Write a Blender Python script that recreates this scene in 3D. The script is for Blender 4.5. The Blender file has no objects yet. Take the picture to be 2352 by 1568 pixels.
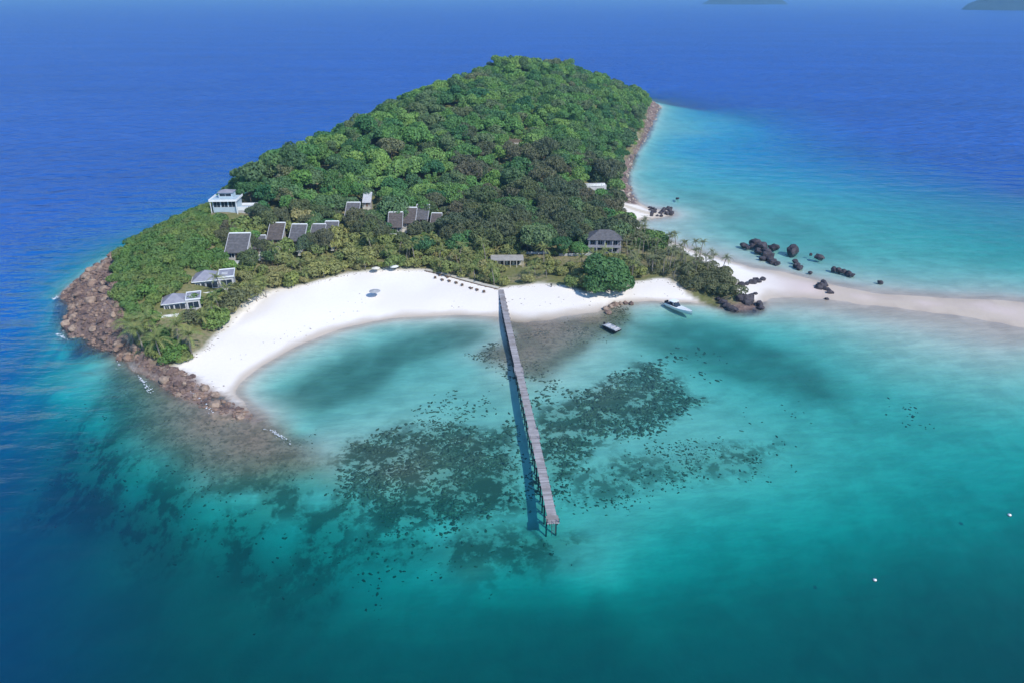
import bpy, bmesh, math, random
import numpy as np
from mathutils import Vector, Matrix, noise as mnoise

random.seed(7); rng = np.random.default_rng(11)
S = bpy.context.scene
COL = S.collection
R = math.radians

# ------------------------------------------------------------------ camera, sky, sun, exposure
F, CX, CY = 1619.0, 1176.0, 784.0          # focal length and centre, in units of a 2352 px wide frame
PITCH, CAMH = R(26.25), 95.0
cam_d = bpy.data.cameras.new('camera'); cam = bpy.data.objects.new('camera', cam_d); COL.objects.link(cam)
cam_d.sensor_width = 36.0; cam_d.lens = 36.0 * F / 2352.0
cam_d.clip_start = 1.0; cam_d.clip_end = 80000.0
cam.location = (0, 0, CAMH); cam.rotation_euler = (math.pi/2 - PITCH, 0, 0)
S.camera = cam

SUN_EL = R(43); SUN_AZ = math.atan2(0.68, -0.73)           # azimuth from +Y towards +X
sun_dir = Vector((math.sin(SUN_AZ)*math.cos(SUN_EL), math.cos(SUN_AZ)*math.cos(SUN_EL), math.sin(SUN_EL)))
W = bpy.data.worlds.new('World'); S.world = W; W.use_nodes = True
wn = W.node_tree.nodes; wl = W.node_tree.links
sky = wn.new('ShaderNodeTexSky'); sky.sky_type = 'NISHITA'; sky.sun_disc = False
sky.sun_elevation = SUN_EL; sky.sun_rotation = SUN_AZ; sky.altitude = 50; sky.air_density = 1.3; sky.dust_density = 0.0; sky.ozone_density = 9.0
wl.new(sky.outputs[0], wn['Background'].inputs['Color']); wn['Background'].inputs['Strength'].default_value = 0.15
sl = bpy.data.lights.new('sun', 'SUN'); sl.energy = 3.6; sl.angle = R(0.55); sl.color = (1.0, 0.955, 0.88)
so = bpy.data.objects.new('sun', sl); COL.objects.link(so)
so.rotation_euler = (-sun_dir).to_track_quat('-Z', 'Y').to_euler(); so.location = (200, -200, 400)
S.view_settings.view_transform = 'Standard'; S.view_settings.look = 'None'
S.view_settings.exposure = 0.35; S.view_settings.gamma = 1.0
S.render.engine = 'CYCLES'
cy = S.cycles
cy.use_denoising = True; cy.use_adaptive_sampling = True; cy.adaptive_threshold = 0.02
cy.max_bounces = 6; cy.diffuse_bounces = 2; cy.glossy_bounces = 2; cy.transmission_bounces = 2
cy.transparent_max_bounces = 8; cy.volume_bounces = 0; cy.caustics_reflective = False; cy.caustics_refractive = False
cy.sample_clamp_indirect = 4.0

# ------------------------------------------------------------------ survey helpers (photo pixel <-> world, for measuring the place)
FW = np.array([0, math.cos(PITCH), -math.sin(PITCH)]); UP = np.array([0, math.sin(PITCH), math.cos(PITCH)])
def ray(px, py): return FW + (px-CX)/F*np.array([1., 0, 0]) - (py-CY)/F*UP
def un(px, py, z=0.0):
    d = ray(px, py); t = (z-CAMH)/d[2]
    return (d[0]*t, d[1]*t, z)
def proj(x, y, z):
    x = np.asarray(x, float); y = np.asarray(y, float); z = np.asarray(z, float)-CAMH
    dep = y*FW[1] + z*FW[2]; u = y*UP[1] + z*UP[2]
    return CX + F*x/dep, CY - F*u/dep
def inpoly(px, py, poly):
    px = np.asarray(px, float); py = np.asarray(py, float); ins = np.zeros(px.shape, bool)
    n = len(poly)
    for i in range(n):
        x0, y0 = poly[i][:2]; x1, y1 = poly[(i+1) % n][:2]
        if y0 == y1: continue
        c = ((y0 > py) != (y1 > py)) & (px < (x1-x0)*(py-y0)/(y1-y0)+x0)
        ins ^= c
    return ins
def segdist(px, py, pts, closed=True):
    best = np.full(np.shape(px), 1e9)
    n = len(pts)
    for i in range(n if closed else n-1):
        x0, y0 = pts[i][:2]; x1, y1 = pts[(i+1) % n][:2]
        dx, dy = x1-x0, y1-y0; L2 = dx*dx+dy*dy+1e-9
        t = np.clip(((px-x0)*dx+(py-y0)*dy)/L2, 0, 1)
        best = np.minimum(best, np.hypot(px-x0-t*dx, py-y0-t*dy))
    return best
def sdf(px, py, pts):
    d = segdist(px, py, pts); return np.where(inpoly(px, py, pts), d, -d)
def smooth(a, b, x):
    t = np.clip((x-a)/(b-a), 0, 1); return t*t*(3-2*t)
def W2(poly, z=0.0): return [un(p[0], p[1], z) for p in poly]

# ------------------------------------------------------------------ terrain: land, beach and sea bed as one height field
coast_vis_a = [(262,580),(235,608),(190,632),(165,650),(125,682),(160,702),(152,725),(140,760),(155,778),(205,788),(262,802),(300,830),(340,858),
               (400,888),(450,915),(500,936),(560,952),(605,957),(590,945),(545,915),(535,902),(548,880),(600,840),(680,795),(780,756),(880,736),
               (960,728),(1050,723),(1140,726),(1180,742),(1230,735),(1290,724),(1385,710),(1440,694),(1500,690),(1580,694),(1640,699),(1690,712),(1745,700),
               (1760,684),(1850,682),(1950,692),(2060,706),(2180,720),(2300,738),(2420,765)]
coast_vis_b = [(2420,703),(2300,690),(2150,684),(2000,674),(1900,652),(1800,624),(1725,616),(1668,600),(1610,584),(1550,560),(1500,538),(1450,512),(1470,506),(1500,502),(1548,495),
               (1540,482),(1490,480),(1456,462),(1439,420),(1440,404),(1453,363),(1479,322),(1493,294),(1505,266),(1516,243),(1500,236)]
coast_hid = [(129,745),(85,742),(30,705),(-25,645),(-65,565),(-95,485),(-118,405),(-138,348),(-152,303)]
coast = W2(coast_vis_a) + W2(coast_vis_b) + [(x, y, 0.0) for x, y in coast_hid]
ctl = []
n = len(coast)
for i in range(n):
    a = np.array(coast[i]); b = np.array(coast[(i+1) % n]); k = max(1, int(np.hypot(*(b-a)[:2])/6))
    for j in range(k): ctl.append(a + (b-a)*j/k)
def C(pts, sgn=1.0):
    for x, y, z in pts: ctl.append(np.array(un(x, y, sgn*z*(1.4 if sgn < 0 and x > 1480 and y < 640 else 1.0))))
# beach and gardens
C([(800,690,1.3),(700,730,1.3),(600,790,1.1),(480,865,1.0),(1000,685,1.5),(1100,692,1.3),(950,650,1.9),(1250,685,1.3),(1350,690,1.1),(1500,668,1.3),(1560,672,1.2),
   (640,660,2.3),(800,628,2.3),(980,618,2.4),(1140,655,2.2),(1300,650,2.0),(500,755,2.6),(430,825,2.2),(720,650,2.2),(1500,640,1.9),
   (1720,645,.8),(1850,662,.7),(1980,682,.5),(2120,694,.4),(2280,713,.4),(2380,733,.4),(1660,630,1.5),
   (800,600,3.2),(1000,590,3.2),(1200,610,2.7),(1300,600,2.7),(1400,600,2.7),(1500,590,2.2),(1600,605,1.8),(1640,650,1.7),(1680,680,1.2),
   (560,600,6),(650,580,7),(740,575,7),(880,540,9),(980,545,6.5),(1050,545,6),(1200,540,5),(1350,520,5),(1420,520,3),(1465,550,2.2),
   (480,650,8),(400,705,8),(350,760,6),(300,700,9),(350,620,14),(420,560,17),(480,510,18),(520,500,18),(300,580,9),(262,640,7),(222,680,4),(200,740,3.5),(250,760,4.2),(180,660,3),(195,640,4),
   (330,800,3.2),(380,820,3),(420,850,1.4),(470,890,1.2),(520,922,.9),(1150,470,6),(1300,470,6.5),(1090,480,7),(1480,490,1.0)])
for p in [(-116,268,18),(-95,302,26),(-73,356,32),(-45,443,40),(-8,545,46),(40,600,38),(75,655,24),(100,692,11),(-132,300,11),(-112,350,17),(-88,420,22),(-62,500,27),(-30,590,30),(20,655,24)]:
    ctl.append(np.array(p, float))
C([(1176,400,12),(1176,300,24),(1176,200,37),(1000,400,18),(800,450,15),(900,330,27),(1300,400,11),(1300,300,22),(1350,220,27),(1390,330,12),(1420,270,10),(700,430,19),(600,470,17),(1050,250,35)])
# sea bed depths read from the colour of the water
C([(800,850,2.1),(950,905,1.7),(1000,785,1.9),(1100,770,1.2),(650,900,1.9),(720,960,1.9),(900,930,1.8),(1100,950,1.9),(1080,860,1.8),(880,770,1.5),(700,1000,1.9),
   (950,1090,.9),(900,1100,1.0),(860,1060,1.4),(1080,1050,1.8),(1150,1150,2.6),(900,1150,2.2),(700,1150,3.2),(450,1165,3.4),(640,1225,4.2),(600,1285,7),(1000,1250,4.2),(1350,1200,3.2),(1250,1250,4.0),
   (1100,1350,3.4),(1300,1340,3.4),(800,1380,8),(1200,1450,10),(1176,1560,15),(600,1450,15),(300,1350,18),(100,1200,18),(80,1020,12),(0,850,20),(20,1500,20),(400,1250,9),(250,1150,8),
   (125,897,2.6),(170,860,4.5),(80,880,8),(60,930,10),(200,950,4.2),(250,900,3.0),(330,980,1.6),(300,1050,3.2),(420,1010,.6),(450,1080,1.2),(520,1020,.35),(600,1070,.5),(680,1040,.3),(720,1070,.6),(640,990,.2),
   (540,975,.3),(440,945,.35),(360,900,.4),(300,860,.5),(230,830,2.4),(600,1120,2.0),(740,1000,1.2),
   (1210,775,.12),(1260,800,.22),(1230,850,.35),(1330,780,.4),(1400,740,.3),(1450,760,1.4),(1330,850,1.2),(1160,830,.35),(1120,820,.4),(1300,755,.15),(1365,735,.15),(1300,940,1.6),(1430,910,1.5),(1500,870,1.8),
   (1550,760,2.6),(1650,770,3.0),(1700,820,3.8),(1800,780,2.5),(1950,780,1.3),(1850,735,.8),(1900,710,.25),(2000,725,.25),(2100,735,.2),(2200,750,.2),(2100,775,.6),(2200,800,.6),(2300,850,1.0),(2330,790,.25),(2050,860,1.8),(2200,880,1.8),(2050,950,3.6),(1800,900,3.4),(1500,1000,2.1),(1600,1000,2.2),(1700,1070,2.3),
   (2200,1000,3.6),(2000,1120,4.4),(2300,1100,5.2),(1700,1200,4.2),(1500,1150,2.8),(1450,1250,3.5),(1900,1250,6.0),(2200,1300,8),(1800,1360,8),(2000,1500,15),(1600,1480,12),(2300,1500,16),(1400,1380,4.2),(1350,1500,12),(2340,950,2.4),
   (1550,380,1.5),(1600,310,2.0),(1500,430,1.1),(1700,450,2.0),(1800,560,1.9),(1900,500,2.4),(1650,520,1.2),(2000,600,1.7),(2150,650,1.2),(2300,610,2.4),(2100,500,3.8),(2300,500,6.5),(1800,330,8),(2000,350,16),(1640,225,12),
   (1900,420,5.5),(2200,420,14),(1700,290,4),(2345,560,4.5),(1560,250,4),(1560,530,.45),(1620,560,.35),(1680,580,.3),(1740,595,.4),(1850,620,.7),(1530,450,1.2),(1560,290,1.8),(1480,390,1.2),(2345,640,1.8)], -1.0)
C([(100,600,18),(60,660,16),(80,725,11),(100,790,9),(30,760,17),(200,560,18),(0,700,20),(240,560,14),(215,595,9),(160,628,9),(95,672,9),(118,735,7),(60,820,14),(135,800,5),(90,850,10),(180,812,4.5)], -1.0)
for x, y in [(-180,310),(-170,360),(-148,420),(-122,500),(-92,580),(-50,670),(20,745),(90,790),(150,800),(-195,270)]: ctl.append(np.array([x, y, -14.0]))
for x, y in [(-250,200),(-250,320),(-230,450),(-200,600),(-120,760),(0,830),(200,830),(330,700),(330,560),(330,460),(-250,90),(-120,40),(0,40),(120,40),(-200,130)]: ctl.append(np.array([x, y, -24.0]))
for x, y in [(330,330),(330,250),(300,180)]: ctl.append(np.array([x, y, -7.0]))
for x, y in [(200,40),(300,100)]: ctl.append(np.array([x, y, -16.0]))
ctl = np.array(ctl)
keep = []
for i, p in enumerate(ctl):
    if all(np.hypot(p[0]-ctl[j][0], p[1]-ctl[j][1]) > 1.2 for j in keep): keep.append(i)
ctl = ctl[keep]; N = len(ctl)
P2 = ctl[:, :2]/100.0
A = np.zeros((N+3, N+3)); d = np.hypot(P2[:, None, 0]-P2[None, :, 0], P2[:, None, 1]-P2[None, :, 1])
A[:N, :N] = d; A[:N, N] = 1; A[:N, N+1:] = P2; A[N, :N] = 1; A[N+1:, :N] = P2.T
A[:N, :N] -= np.eye(N)*0.012
sol = np.linalg.solve(A, np.concatenate([ctl[:, 2], [0, 0, 0]]))
def rbf(x, y):
    x = np.asarray(x, float).ravel()/100; y = np.asarray(y, float).ravel()/100; out = np.empty(x.shape)
    for i in range(0, len(x), 20000):
        xx, yy = x[i:i+20000], y[i:i+20000]
        dd = np.hypot(xx[:, None]-P2[None, :, 0], yy[:, None]-P2[None, :, 1])
        out[i:i+20000] = dd @ sol[:N] + sol[N] + sol[N+1]*xx + sol[N+2]*yy
    return out
STEP = 1.75
fx = np.arange(-262, 336, STEP); fy = np.arange(40, 826, STEP)
ox = np.array([30, 80, 160, 320, 700, 1400, 2800, 5000, 9000, 16000, 26000.])
gx = np.concatenate([fx[0]-ox[::-1], fx, fx[-1]+ox]); gy = np.concatenate([fy[0]-ox[::-1], fy, fy[-1]+ox])
NX, NY = len(gx), len(gy); K = len(ox)
FXX, FYY = np.meshgrid(fx, fy)
fz = rbf(FXX, FYY).reshape(FXX.shape)
def vnoise(x, y, s, seed):
    r = np.random.default_rng(seed); n = 256; g = r.random((n, n))
    u, v = x/s, y/s; i, j = np.floor(u).astype(int), np.floor(v).astype(int); a, b = u-i, v-j
    a, b = a*a*(3-2*a), b*b*(3-2*b); i %= n; j %= n; i1, j1 = (i+1) % n, (j+1) % n
    return (g[j, i]*(1-a)+g[j, i1]*a)*(1-b)+(g[j1, i]*(1-a)+g[j1, i1]*a)*b - .5
# regions (world outlines measured from the photograph)
veg_px = [(415,832),(470,802),(500,762),(530,737),(560,716),(580,692),(640,666),(720,650),(800,630),(880,622),(980,622),(1060,640),(1140,662),(1180,656),(1240,652),(1310,657),
          (1345,668),(1430,660),(1455,645),(1530,640),(1585,668),(1640,694),(1700,690),(1690,655),(1665,622),(1625,598),(1560,570),(1500,545),(1450,518),(1400,474),(1422,440),(1424,410),(1422,388),(1460,338),(1478,303),(1488,264),(1476,244)]
veg_poly = W2(veg_px, 2.0) + [(115,728,0),(80,730,0),(30,694,0),(-20,636,0),(-58,558,0),(-88,480,0),(-110,402,0),(-130,344,0),(-144,303,0),(-152,280,0)] + W2([(300,572),(275,600)], 8) + W2([(272,655),(280,740),(296,792)], 6) + W2([(340,812),(390,838)], 2.5)
rockL = W2([(262,575),(225,605),(185,628),(110,680),(140,760),(150,785),(260,806),(400,892),(500,940),(620,962),(600,940),(535,910),(470,880),(425,848),(390,838),(340,812),(300,790),(290,740),(285,660),(300,600)], 2)
rockR = W2([(1408,400),(1425,470),(1470,470),(1450,420),(1450,390),(1470,345),(1495,310),(1520,245),(1500,232),(1470,240),(1476,262),(1462,305),(1445,335)], 1)
tipR = W2([(1640,680),(1690,650),(1700,690),(1760,690),(1740,715),(1680,716),(1640,700)], .8)
flatL = W2([(270,806),(225,860),(230,930),(300,1010),(430,1080),(590,1115),(735,1092),(735,1055),(690,1000),(620,958),(500,936),(400,888),(320,845)], 0)
flatR = W2([(1172,742),(1290,735),(1385,722),(1440,705),(1440,735),(1395,775),(1330,805),(1250,870),(1190,868),(1160,840),(1100,830),(1120,800),(1165,790)], 0)
reef1 = W2([(785,1020),(900,985),(1050,975),(1165,985),(1190,1060),(1200,1150),(1100,1180),(980,1190),(880,1185),(820,1130),(780,1060)], -1.6)
reef2 = W2([(1255,930),(1340,905),(1420,870),(1490,835),(1540,860),(1570,905),(1640,915),(1540,962),(1450,992),(1380,1025),(1310,1095),(1262,1110),(1240,1000)], -1.6)
reef3 = W2([(1275,1085),(1400,1055),(1550,1035),(1800,1015),(1720,1085),(1500,1125),(1400,1150),(1300,1150)], -2.4)
reef4 = W2([(90,960),(240,905),(300,1010),(430,1085),(600,1118),(780,1085),(850,1185),(1000,1200),(1180,1200),(1310,1250),(1200,1300),(1000,1315),(800,1335),(740,1352),(560,1285),(420,1235),(200,1190),(70,1100)], -3.5)
grassA = W2([(610,915),(700,855),(830,800),(1000,752),(1135,748),(1130,790),(1000,822),(920,850),(860,905),(720,955),(650,945)], -1.8)
grassB = W2([(1440,745),(1560,735),(1720,765),(1850,815),(1960,880),(1960,960),(1800,900),(1600,850),(1440,800)], -2.5)
grassC = W2([(1540,430),(1640,440),(1900,520),(2000,600),(1900,610),(1740,565),(1600,500)], -1.8)
wetsand = W2([(1165,735),(1290,715),(1385,700),(1390,720),(1330,760),(1230,790),(1175,790)], .2)
def masks(x, y):
    n1 = vnoise(x, y, 9, 1)*5 + vnoise(x, y, 3.5, 2)*2.5
    m = {}
    m['veg'] = smooth(-1.2, 1.2, sdf(x, y, veg_poly) + n1*.35)
    m['rock'] = np.maximum.reduce([smooth(-1.5, 1.5, sdf(x, y, rockL)+n1*.4), smooth(-1.5, 1.5, sdf(x, y, rockR)+n1*.3), smooth(-1.5, 1.5, sdf(x, y, tipR)+n1*.5)])
    fl = smooth(-5, 5, sdf(x, y, flatL)+n1*.6); fr = smooth(-4, 4, sdf(x, y, flatR)+n1*.8)
    m['flat'] = np.maximum(fl, fr)
    big = vnoise(x, y, 26, 5)*14 + n1*1.2
    patch = np.zeros(np.shape(x))
    for px_, py_, rx, ry in ((125,897,5.5,3.2),(460,1165,6,4),(640,1222,5,6),(560,1150,4,3),(1010,1215,4,4),(300,1105,4,3),(730,1150,4,3)):
        a = un(px_, py_, -3); patch = np.maximum(patch, 1-smooth(.55, 1.25, np.hypot((x-a[0])/rx, (y-a[1])/ry)+n1*.03))
    m['reef'] = np.maximum.reduce([smooth(-3, 5, sdf(x, y, reef1)+n1), .8*smooth(-3, 5, sdf(x, y, reef2)+n1), .55*smooth(-3, 6, sdf(x, y, reef3)+big*.5), .9*smooth(-4, 6, np.minimum(sdf(x, y, reef4), 9)+big-1)])
    m['reef'] = m['reef']*(1-.9*patch); m['flat'] = m['flat']*(1-patch)
    m['dense'] = np.maximum.reduce([smooth(-4, 4, sdf(x, y, reef1)+n1*1.3), smooth(-4, 4, sdf(x, y, reef2)+n1*1.3), .5*smooth(-4, 5, sdf(x, y, reef3)+n1*1.5), .4*smooth(-3, 6, sdf(x, y, flatL))])
    m['seagrass'] = np.maximum.reduce([smooth(-4, 6, sdf(x, y, grassA)+n1*.4), .85*smooth(-5, 8, sdf(x, y, grassB)+n1*.5), .35*smooth(-5, 8, sdf(x, y, grassC)+n1)])
    m['wet'] = smooth(-3, 3, sdf(x, y, wetsand)+n1*.3)
    return m
MK = masks(FXX, FYY)
rk = MK['rock']; on = smooth(-.4, .8, fz)
fz = fz + rk*on*(vnoise(FXX, FYY, 7, 21)*2.6 + vnoise(FXX, FYY, 3.6, 22)*1.8) + rk*on*.25
fz = fz + MK['veg']*(vnoise(FXX, FYY, 15, 23)*1.0) + MK['reef']*(1-on)*(vnoise(FXX, FYY, 4, 24)*.6)
fz = np.where((MK['rock'] < .3) & (fz > 0) & (MK['veg'] < .3), np.minimum(fz, 2.4), fz)
GXX, GYY = np.meshgrid(gx, gy)
gz = np.full(GXX.shape, -40.0); gz[K:K+len(fy), K:K+len(fx)] = fz
def ground(x, y):
    x = np.asarray(x, float); y = np.asarray(y, float)
    u = np.clip((x-fx[0])/STEP, 0, len(fx)-1.001); v = np.clip((y-fy[0])/STEP, 0, len(fy)-1.001)
    i, j = u.astype(int), v.astype(int); a, b = u-i, v-j
    return (fz[j, i]*(1-a)+fz[j, i+1]*a)*(1-b)+(fz[j+1, i]*(1-a)+fz[j+1, i+1]*a)*b
def fieldat(F_, x, y):
    i = np.clip(np.round((np.asarray(x)-fx[0])/STEP).astype(int), 0, len(fx)-1); j = np.clip(np.round((np.asarray(y)-fy[0])/STEP).astype(int), 0, len(fy)-1)
    return F_[j, i]
def hit(px, py, lift=0.0, sea=False):
    dd = ray(px, py); t = np.arange(60, 900, .25); x, y, z = dd[0]*t, dd[1]*t, CAMH+dd[2]*t
    g = ground(x, y)+lift
    if sea: g = np.maximum(g, 0)
    k = np.argmax(z < g); return float(x[k]), float(y[k]), float(g[k]-lift)

# ------------------------------------------------------------------ material helpers
class NT:
    def __init__(s, name):
        s.m = bpy.data.materials.new(name); s.m.use_nodes = True; s.t = s.m.node_tree; s.N = s.t.nodes; s.N.clear(); s.out = s.N.new('ShaderNodeOutputMaterial')
    def n(s, t, **kw):
        o = s.N.new('ShaderNode'+t)
        for k, v in kw.items(): setattr(o, k, v)
        return o
    def L(s, a, b): s.t.links.new(a, b)
    def attr(s, nm): return s.n('Attribute', attribute_name=nm).outputs['Fac']
    def val(s, sock, v):
        if isinstance(v, (int, float)): sock.default_value = v
        elif isinstance(v, (tuple, list)): sock.default_value = (*v, 1) if len(v) == 3 and len(sock.default_value) == 4 else v
        else: s.L(v, sock)
    def math(s, op, a, b=0.0, c=0.0, clamp=False):
        o = s.n('Math', operation=op, use_clamp=clamp)
        for i, v in enumerate((a, b, c)): s.val(o.inputs[i], v)
        return o.outputs[0]
    def mix(s, f, a, b, blend='MIX'):
        o = s.n('Mix', data_type='RGBA', blend_type=blend)
        s.val(o.inputs[0], f); s.val(o.inputs[6], a); s.val(o.inputs[7], b); return o.outputs[2]
    def noise(s, scale, detail=3, rough=.55, vec=None, dist=0.0):
        o = s.n('TexNoise'); o.inputs['Scale'].default_value = scale; o.inputs['Detail'].default_value = detail; o.inputs['Roughness'].default_value = rough; o.inputs['Distortion'].default_value = dist
        if vec is not None: s.L(vec, o.inputs['Vector'])
        return o.outputs[0]
    def pos(s): return s.n('NewGeometry').outputs['Position']
    def obj(s): return s.n('TexCoord').outputs['Object']
    def mapv(s, vec, scale=(1, 1, 1), rot=(0, 0, 0)):
        o = s.n('Mapping'); s.L(vec, o.inputs[0]); o.inputs['Scale'].default_value = scale; o.inputs['Rotation'].default_value = rot; return o.outputs[0]
    def ramp(s, f, a, b):
        o = s.n('MapRange'); s.val(o.inputs[0], f); o.inputs[1].default_value = a; o.inputs[2].default_value = b; o.interpolation_type = 'SMOOTHSTEP'; return o.outputs[0]
    def bump(s, h, strength=.4, dist=.2):
        o = s.n('Bump'); s.val(o.inputs['Height'], h); o.inputs['Strength'].default_value = strength; o.inputs['Distance'].default_value = dist; return o.outputs[0]
    def bsdf(s, color, rough=.8, normal=None, spec=.3, metal=0.0):
        o = s.n('BsdfPrincipled'); s.val(o.inputs['Base Color'], color); s.val(o.inputs['Roughness'], rough); o.inputs['Specular IOR Level'].default_value = spec; o.inputs['Metallic'].default_value = metal
        if normal is not None: s.L(normal, o.inputs['Normal'])
        return o.outputs[0]
    def done(s, sh): s.L(sh, s.out.inputs['Surface']); return s.m

def plain(name, c1, c2=None, scale=1.5, rough=.75, spec=.3, bump=.0, metal=0.0, world=False):
    t = NT(name); c2 = c2 or tuple(v*.8 for v in c1); v = t.pos() if world else t.obj()
    f = t.ramp(t.noise(scale, 4, .6, v), .3, .7); nb = t.bump(t.noise(scale*4, 3, .6, v), bump, .08) if bump else None
    return t.done(t.bsdf(t.mix(f, c1, c2), rough, nb, spec, metal))

# terrain material
def terrain_material():
    t = NT('island_ground'); p = t.pos(); z = t.n('SeparateXYZ'); t.L(p, z.inputs[0]); z = z.outputs[2]
    n_f = t.noise(.9, 4, .62, p); n_m = t.attr('nm'); n_l = t.attr('nl'); n_r = t.noise(.45, 4, .66, p)
    sand = t.mix(t.ramp(n_l, .35, .65), (.84, .79, .74), (.78, .72, .66))
    sand = t.mix(t.math('MULTIPLY', t.ramp(n_f, .5, .85), .25), sand, (.62, .55, .48))
    sand = t.mix(t.attr('spit'), sand, (.62, .51, .47))
    damp = t.mix(t.ramp(n_m, .3, .7), (.50, .42, .34), (.42, .35, .28))
    zz = t.math('ADD', z, t.math('MULTIPLY', t.math('SUBTRACT', n_m, .5), .35))
    wetf = t.math('SUBTRACT', 1.0, t.ramp(zz, .0, .55))
    under = t.ramp(z, -.1, -.6)
    wetf = t.math('MULTIPLY', wetf, t.math('SUBTRACT', 1.0, t.math('MULTIPLY', under, .75)))
    wetf = t.math('MAXIMUM', t.math('MULTIPLY', wetf, .9), t.math('MULTIPLY', t.attr('wet'), .8))
    col = t.mix(wetf, sand, damp)
    n_p = t.noise(.13, 5, .62, p, .4)
    ub = t.mix(t.ramp(t.math('ADD', t.math('MULTIPLY', n_m, .4), t.math('MULTIPLY', n_p, .6)), .36, .64), (.63, .60, .51), (.51, .49, .415))
    col = t.mix(t.math('MULTIPLY', under, .92), col, ub)
    sg = t.math('MULTIPLY', t.attr('seagrass'), t.math('ADD', .75, t.math('MULTIPLY', n_m, .4)))
    col = t.mix(t.math('MULTIPLY', sg, .78), col, (.13, .15, .11))
    fl = t.mix(t.ramp(n_m, .35, .65), (.25, .19, .13), (.17, .145, .09)); fl = t.mix(t.ramp(n_f, .45, .7), fl, (.105, .085, .055))
    col = t.mix(t.math('MULTIPLY', t.attr('flat'), .9), col, fl)
    rfm = t.math('MULTIPLY', t.attr('reef'), t.ramp(t.math('ADD', n_p, t.math('MULTIPLY', t.math('SUBTRACT', n_r, .5), .55)), .43, .58))
    col = t.mix(t.math('MULTIPLY', t.attr('reef'), .5), col, (.23, .185, .11))
    col = t.mix(t.math('MULTIPLY', rfm, .92), col, (.10, .10, .068))
    lab = t.math('MULTIPLY', t.attr('dense'), t.ramp(t.math('ADD', n_r, t.math('MULTIPLY', t.math('SUBTRACT', n_p, .5), .5)), .46, .54))
    col = t.mix(t.math('MULTIPLY', lab, .88), col, (.10, .098, .065))
    rockc = t.mix(t.ramp(n_m, .35, .65), (.22, .155, .135), (.14, .10, .09)); rockc = t.mix(t.ramp(n_f, .5, .7), rockc, (.34, .25, .20)); rockc = t.mix(t.ramp(n_r, .52, .68), rockc, (.06, .045, .045))
    col = t.mix(t.attr('rock'), col, rockc)
    g = t.mix(t.ramp(n_m, .38, .62), (.17, .17, .07), (.25, .215, .125)); g = t.mix(t.ramp(n_f, .4, .7), g, (.11, .13, .045))
    col = t.mix(t.attr('veg'), col, g)
    col = t.mix(t.attr('path'), col, (.58, .50, .40))
    h = t.math('ADD', t.math('MULTIPLY', n_f, .5), t.math('MULTIPLY', t.math('MULTIPLY', n_r, t.attr('rock')), 4.0))
    return t.done(t.bsdf(col, .9, t.bump(h, .5, .35), .15))
MK['nm'] = .5 + vnoise(FXX, FYY, 6, 31)*.6 + vnoise(FXX, FYY, 2.6, 32)*.45
MK['nl'] = .5 + vnoise(FXX, FYY, 28, 33)*.7 + vnoise(FXX, FYY, 11, 34)*.35
MK['spit'] = smooth(-6, 14, sdf(FXX, FYY, W2([(1760,600),(1900,600),(2500,640),(2600,900),(2100,800),(1760,720)], 0)))
path_lines = [W2([(1395,470),(1430,474),(1480,487),(1520,492)], 1.0)]
PM = np.zeros_like(fz)
for pl in path_lines: PM = np.maximum(PM, 1-smooth(1.6, 3.0, segdist(FXX, FYY, pl, False)))
MK['path'] = PM

def grid_mesh(name, z, attrs, mat):
    co = np.empty((NX*NY, 3)); co[:, 0] = GXX.ravel(); co[:, 1] = GYY.ravel(); co[:, 2] = z.ravel()
    i = np.arange(NX*NY).reshape(NY, NX); q = np.stack([i[:-1, :-1], i[:-1, 1:], i[1:, 1:], i[1:, :-1]], -1).reshape(-1, 4)
    me = bpy.data.meshes.new(name); me.vertices.add(len(co)); me.vertices.foreach_set('co', co.ravel())
    me.loops.add(q.size); me.loops.foreach_set('vertex_index', q.ravel()); me.polygons.add(len(q)); me.polygons.foreach_set('loop_start', np.arange(0, q.size, 4))
    me.update(); me.shade_smooth()
    for k, v in attrs.items():
        a = me.attributes.new(k, 'FLOAT', 'POINT'); a.data.foreach_set('value', v.ravel().astype(np.float32))
    me.materials.append(mat); o = bpy.data.objects.new(name, me); COL.objects.link(o); o['kind'] = 'structure'; return o
def full(F_, fill=0.0):
    g = np.full(GXX.shape, fill); g[K:K+len(fy), K:K+len(fx)] = F_; return g
terrain = grid_mesh('ground', gz, {k: full(v) for k, v in MK.items()}, terrain_material())
terrain['label'] = 'sandy island ground with white beach and sea bed'

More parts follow.
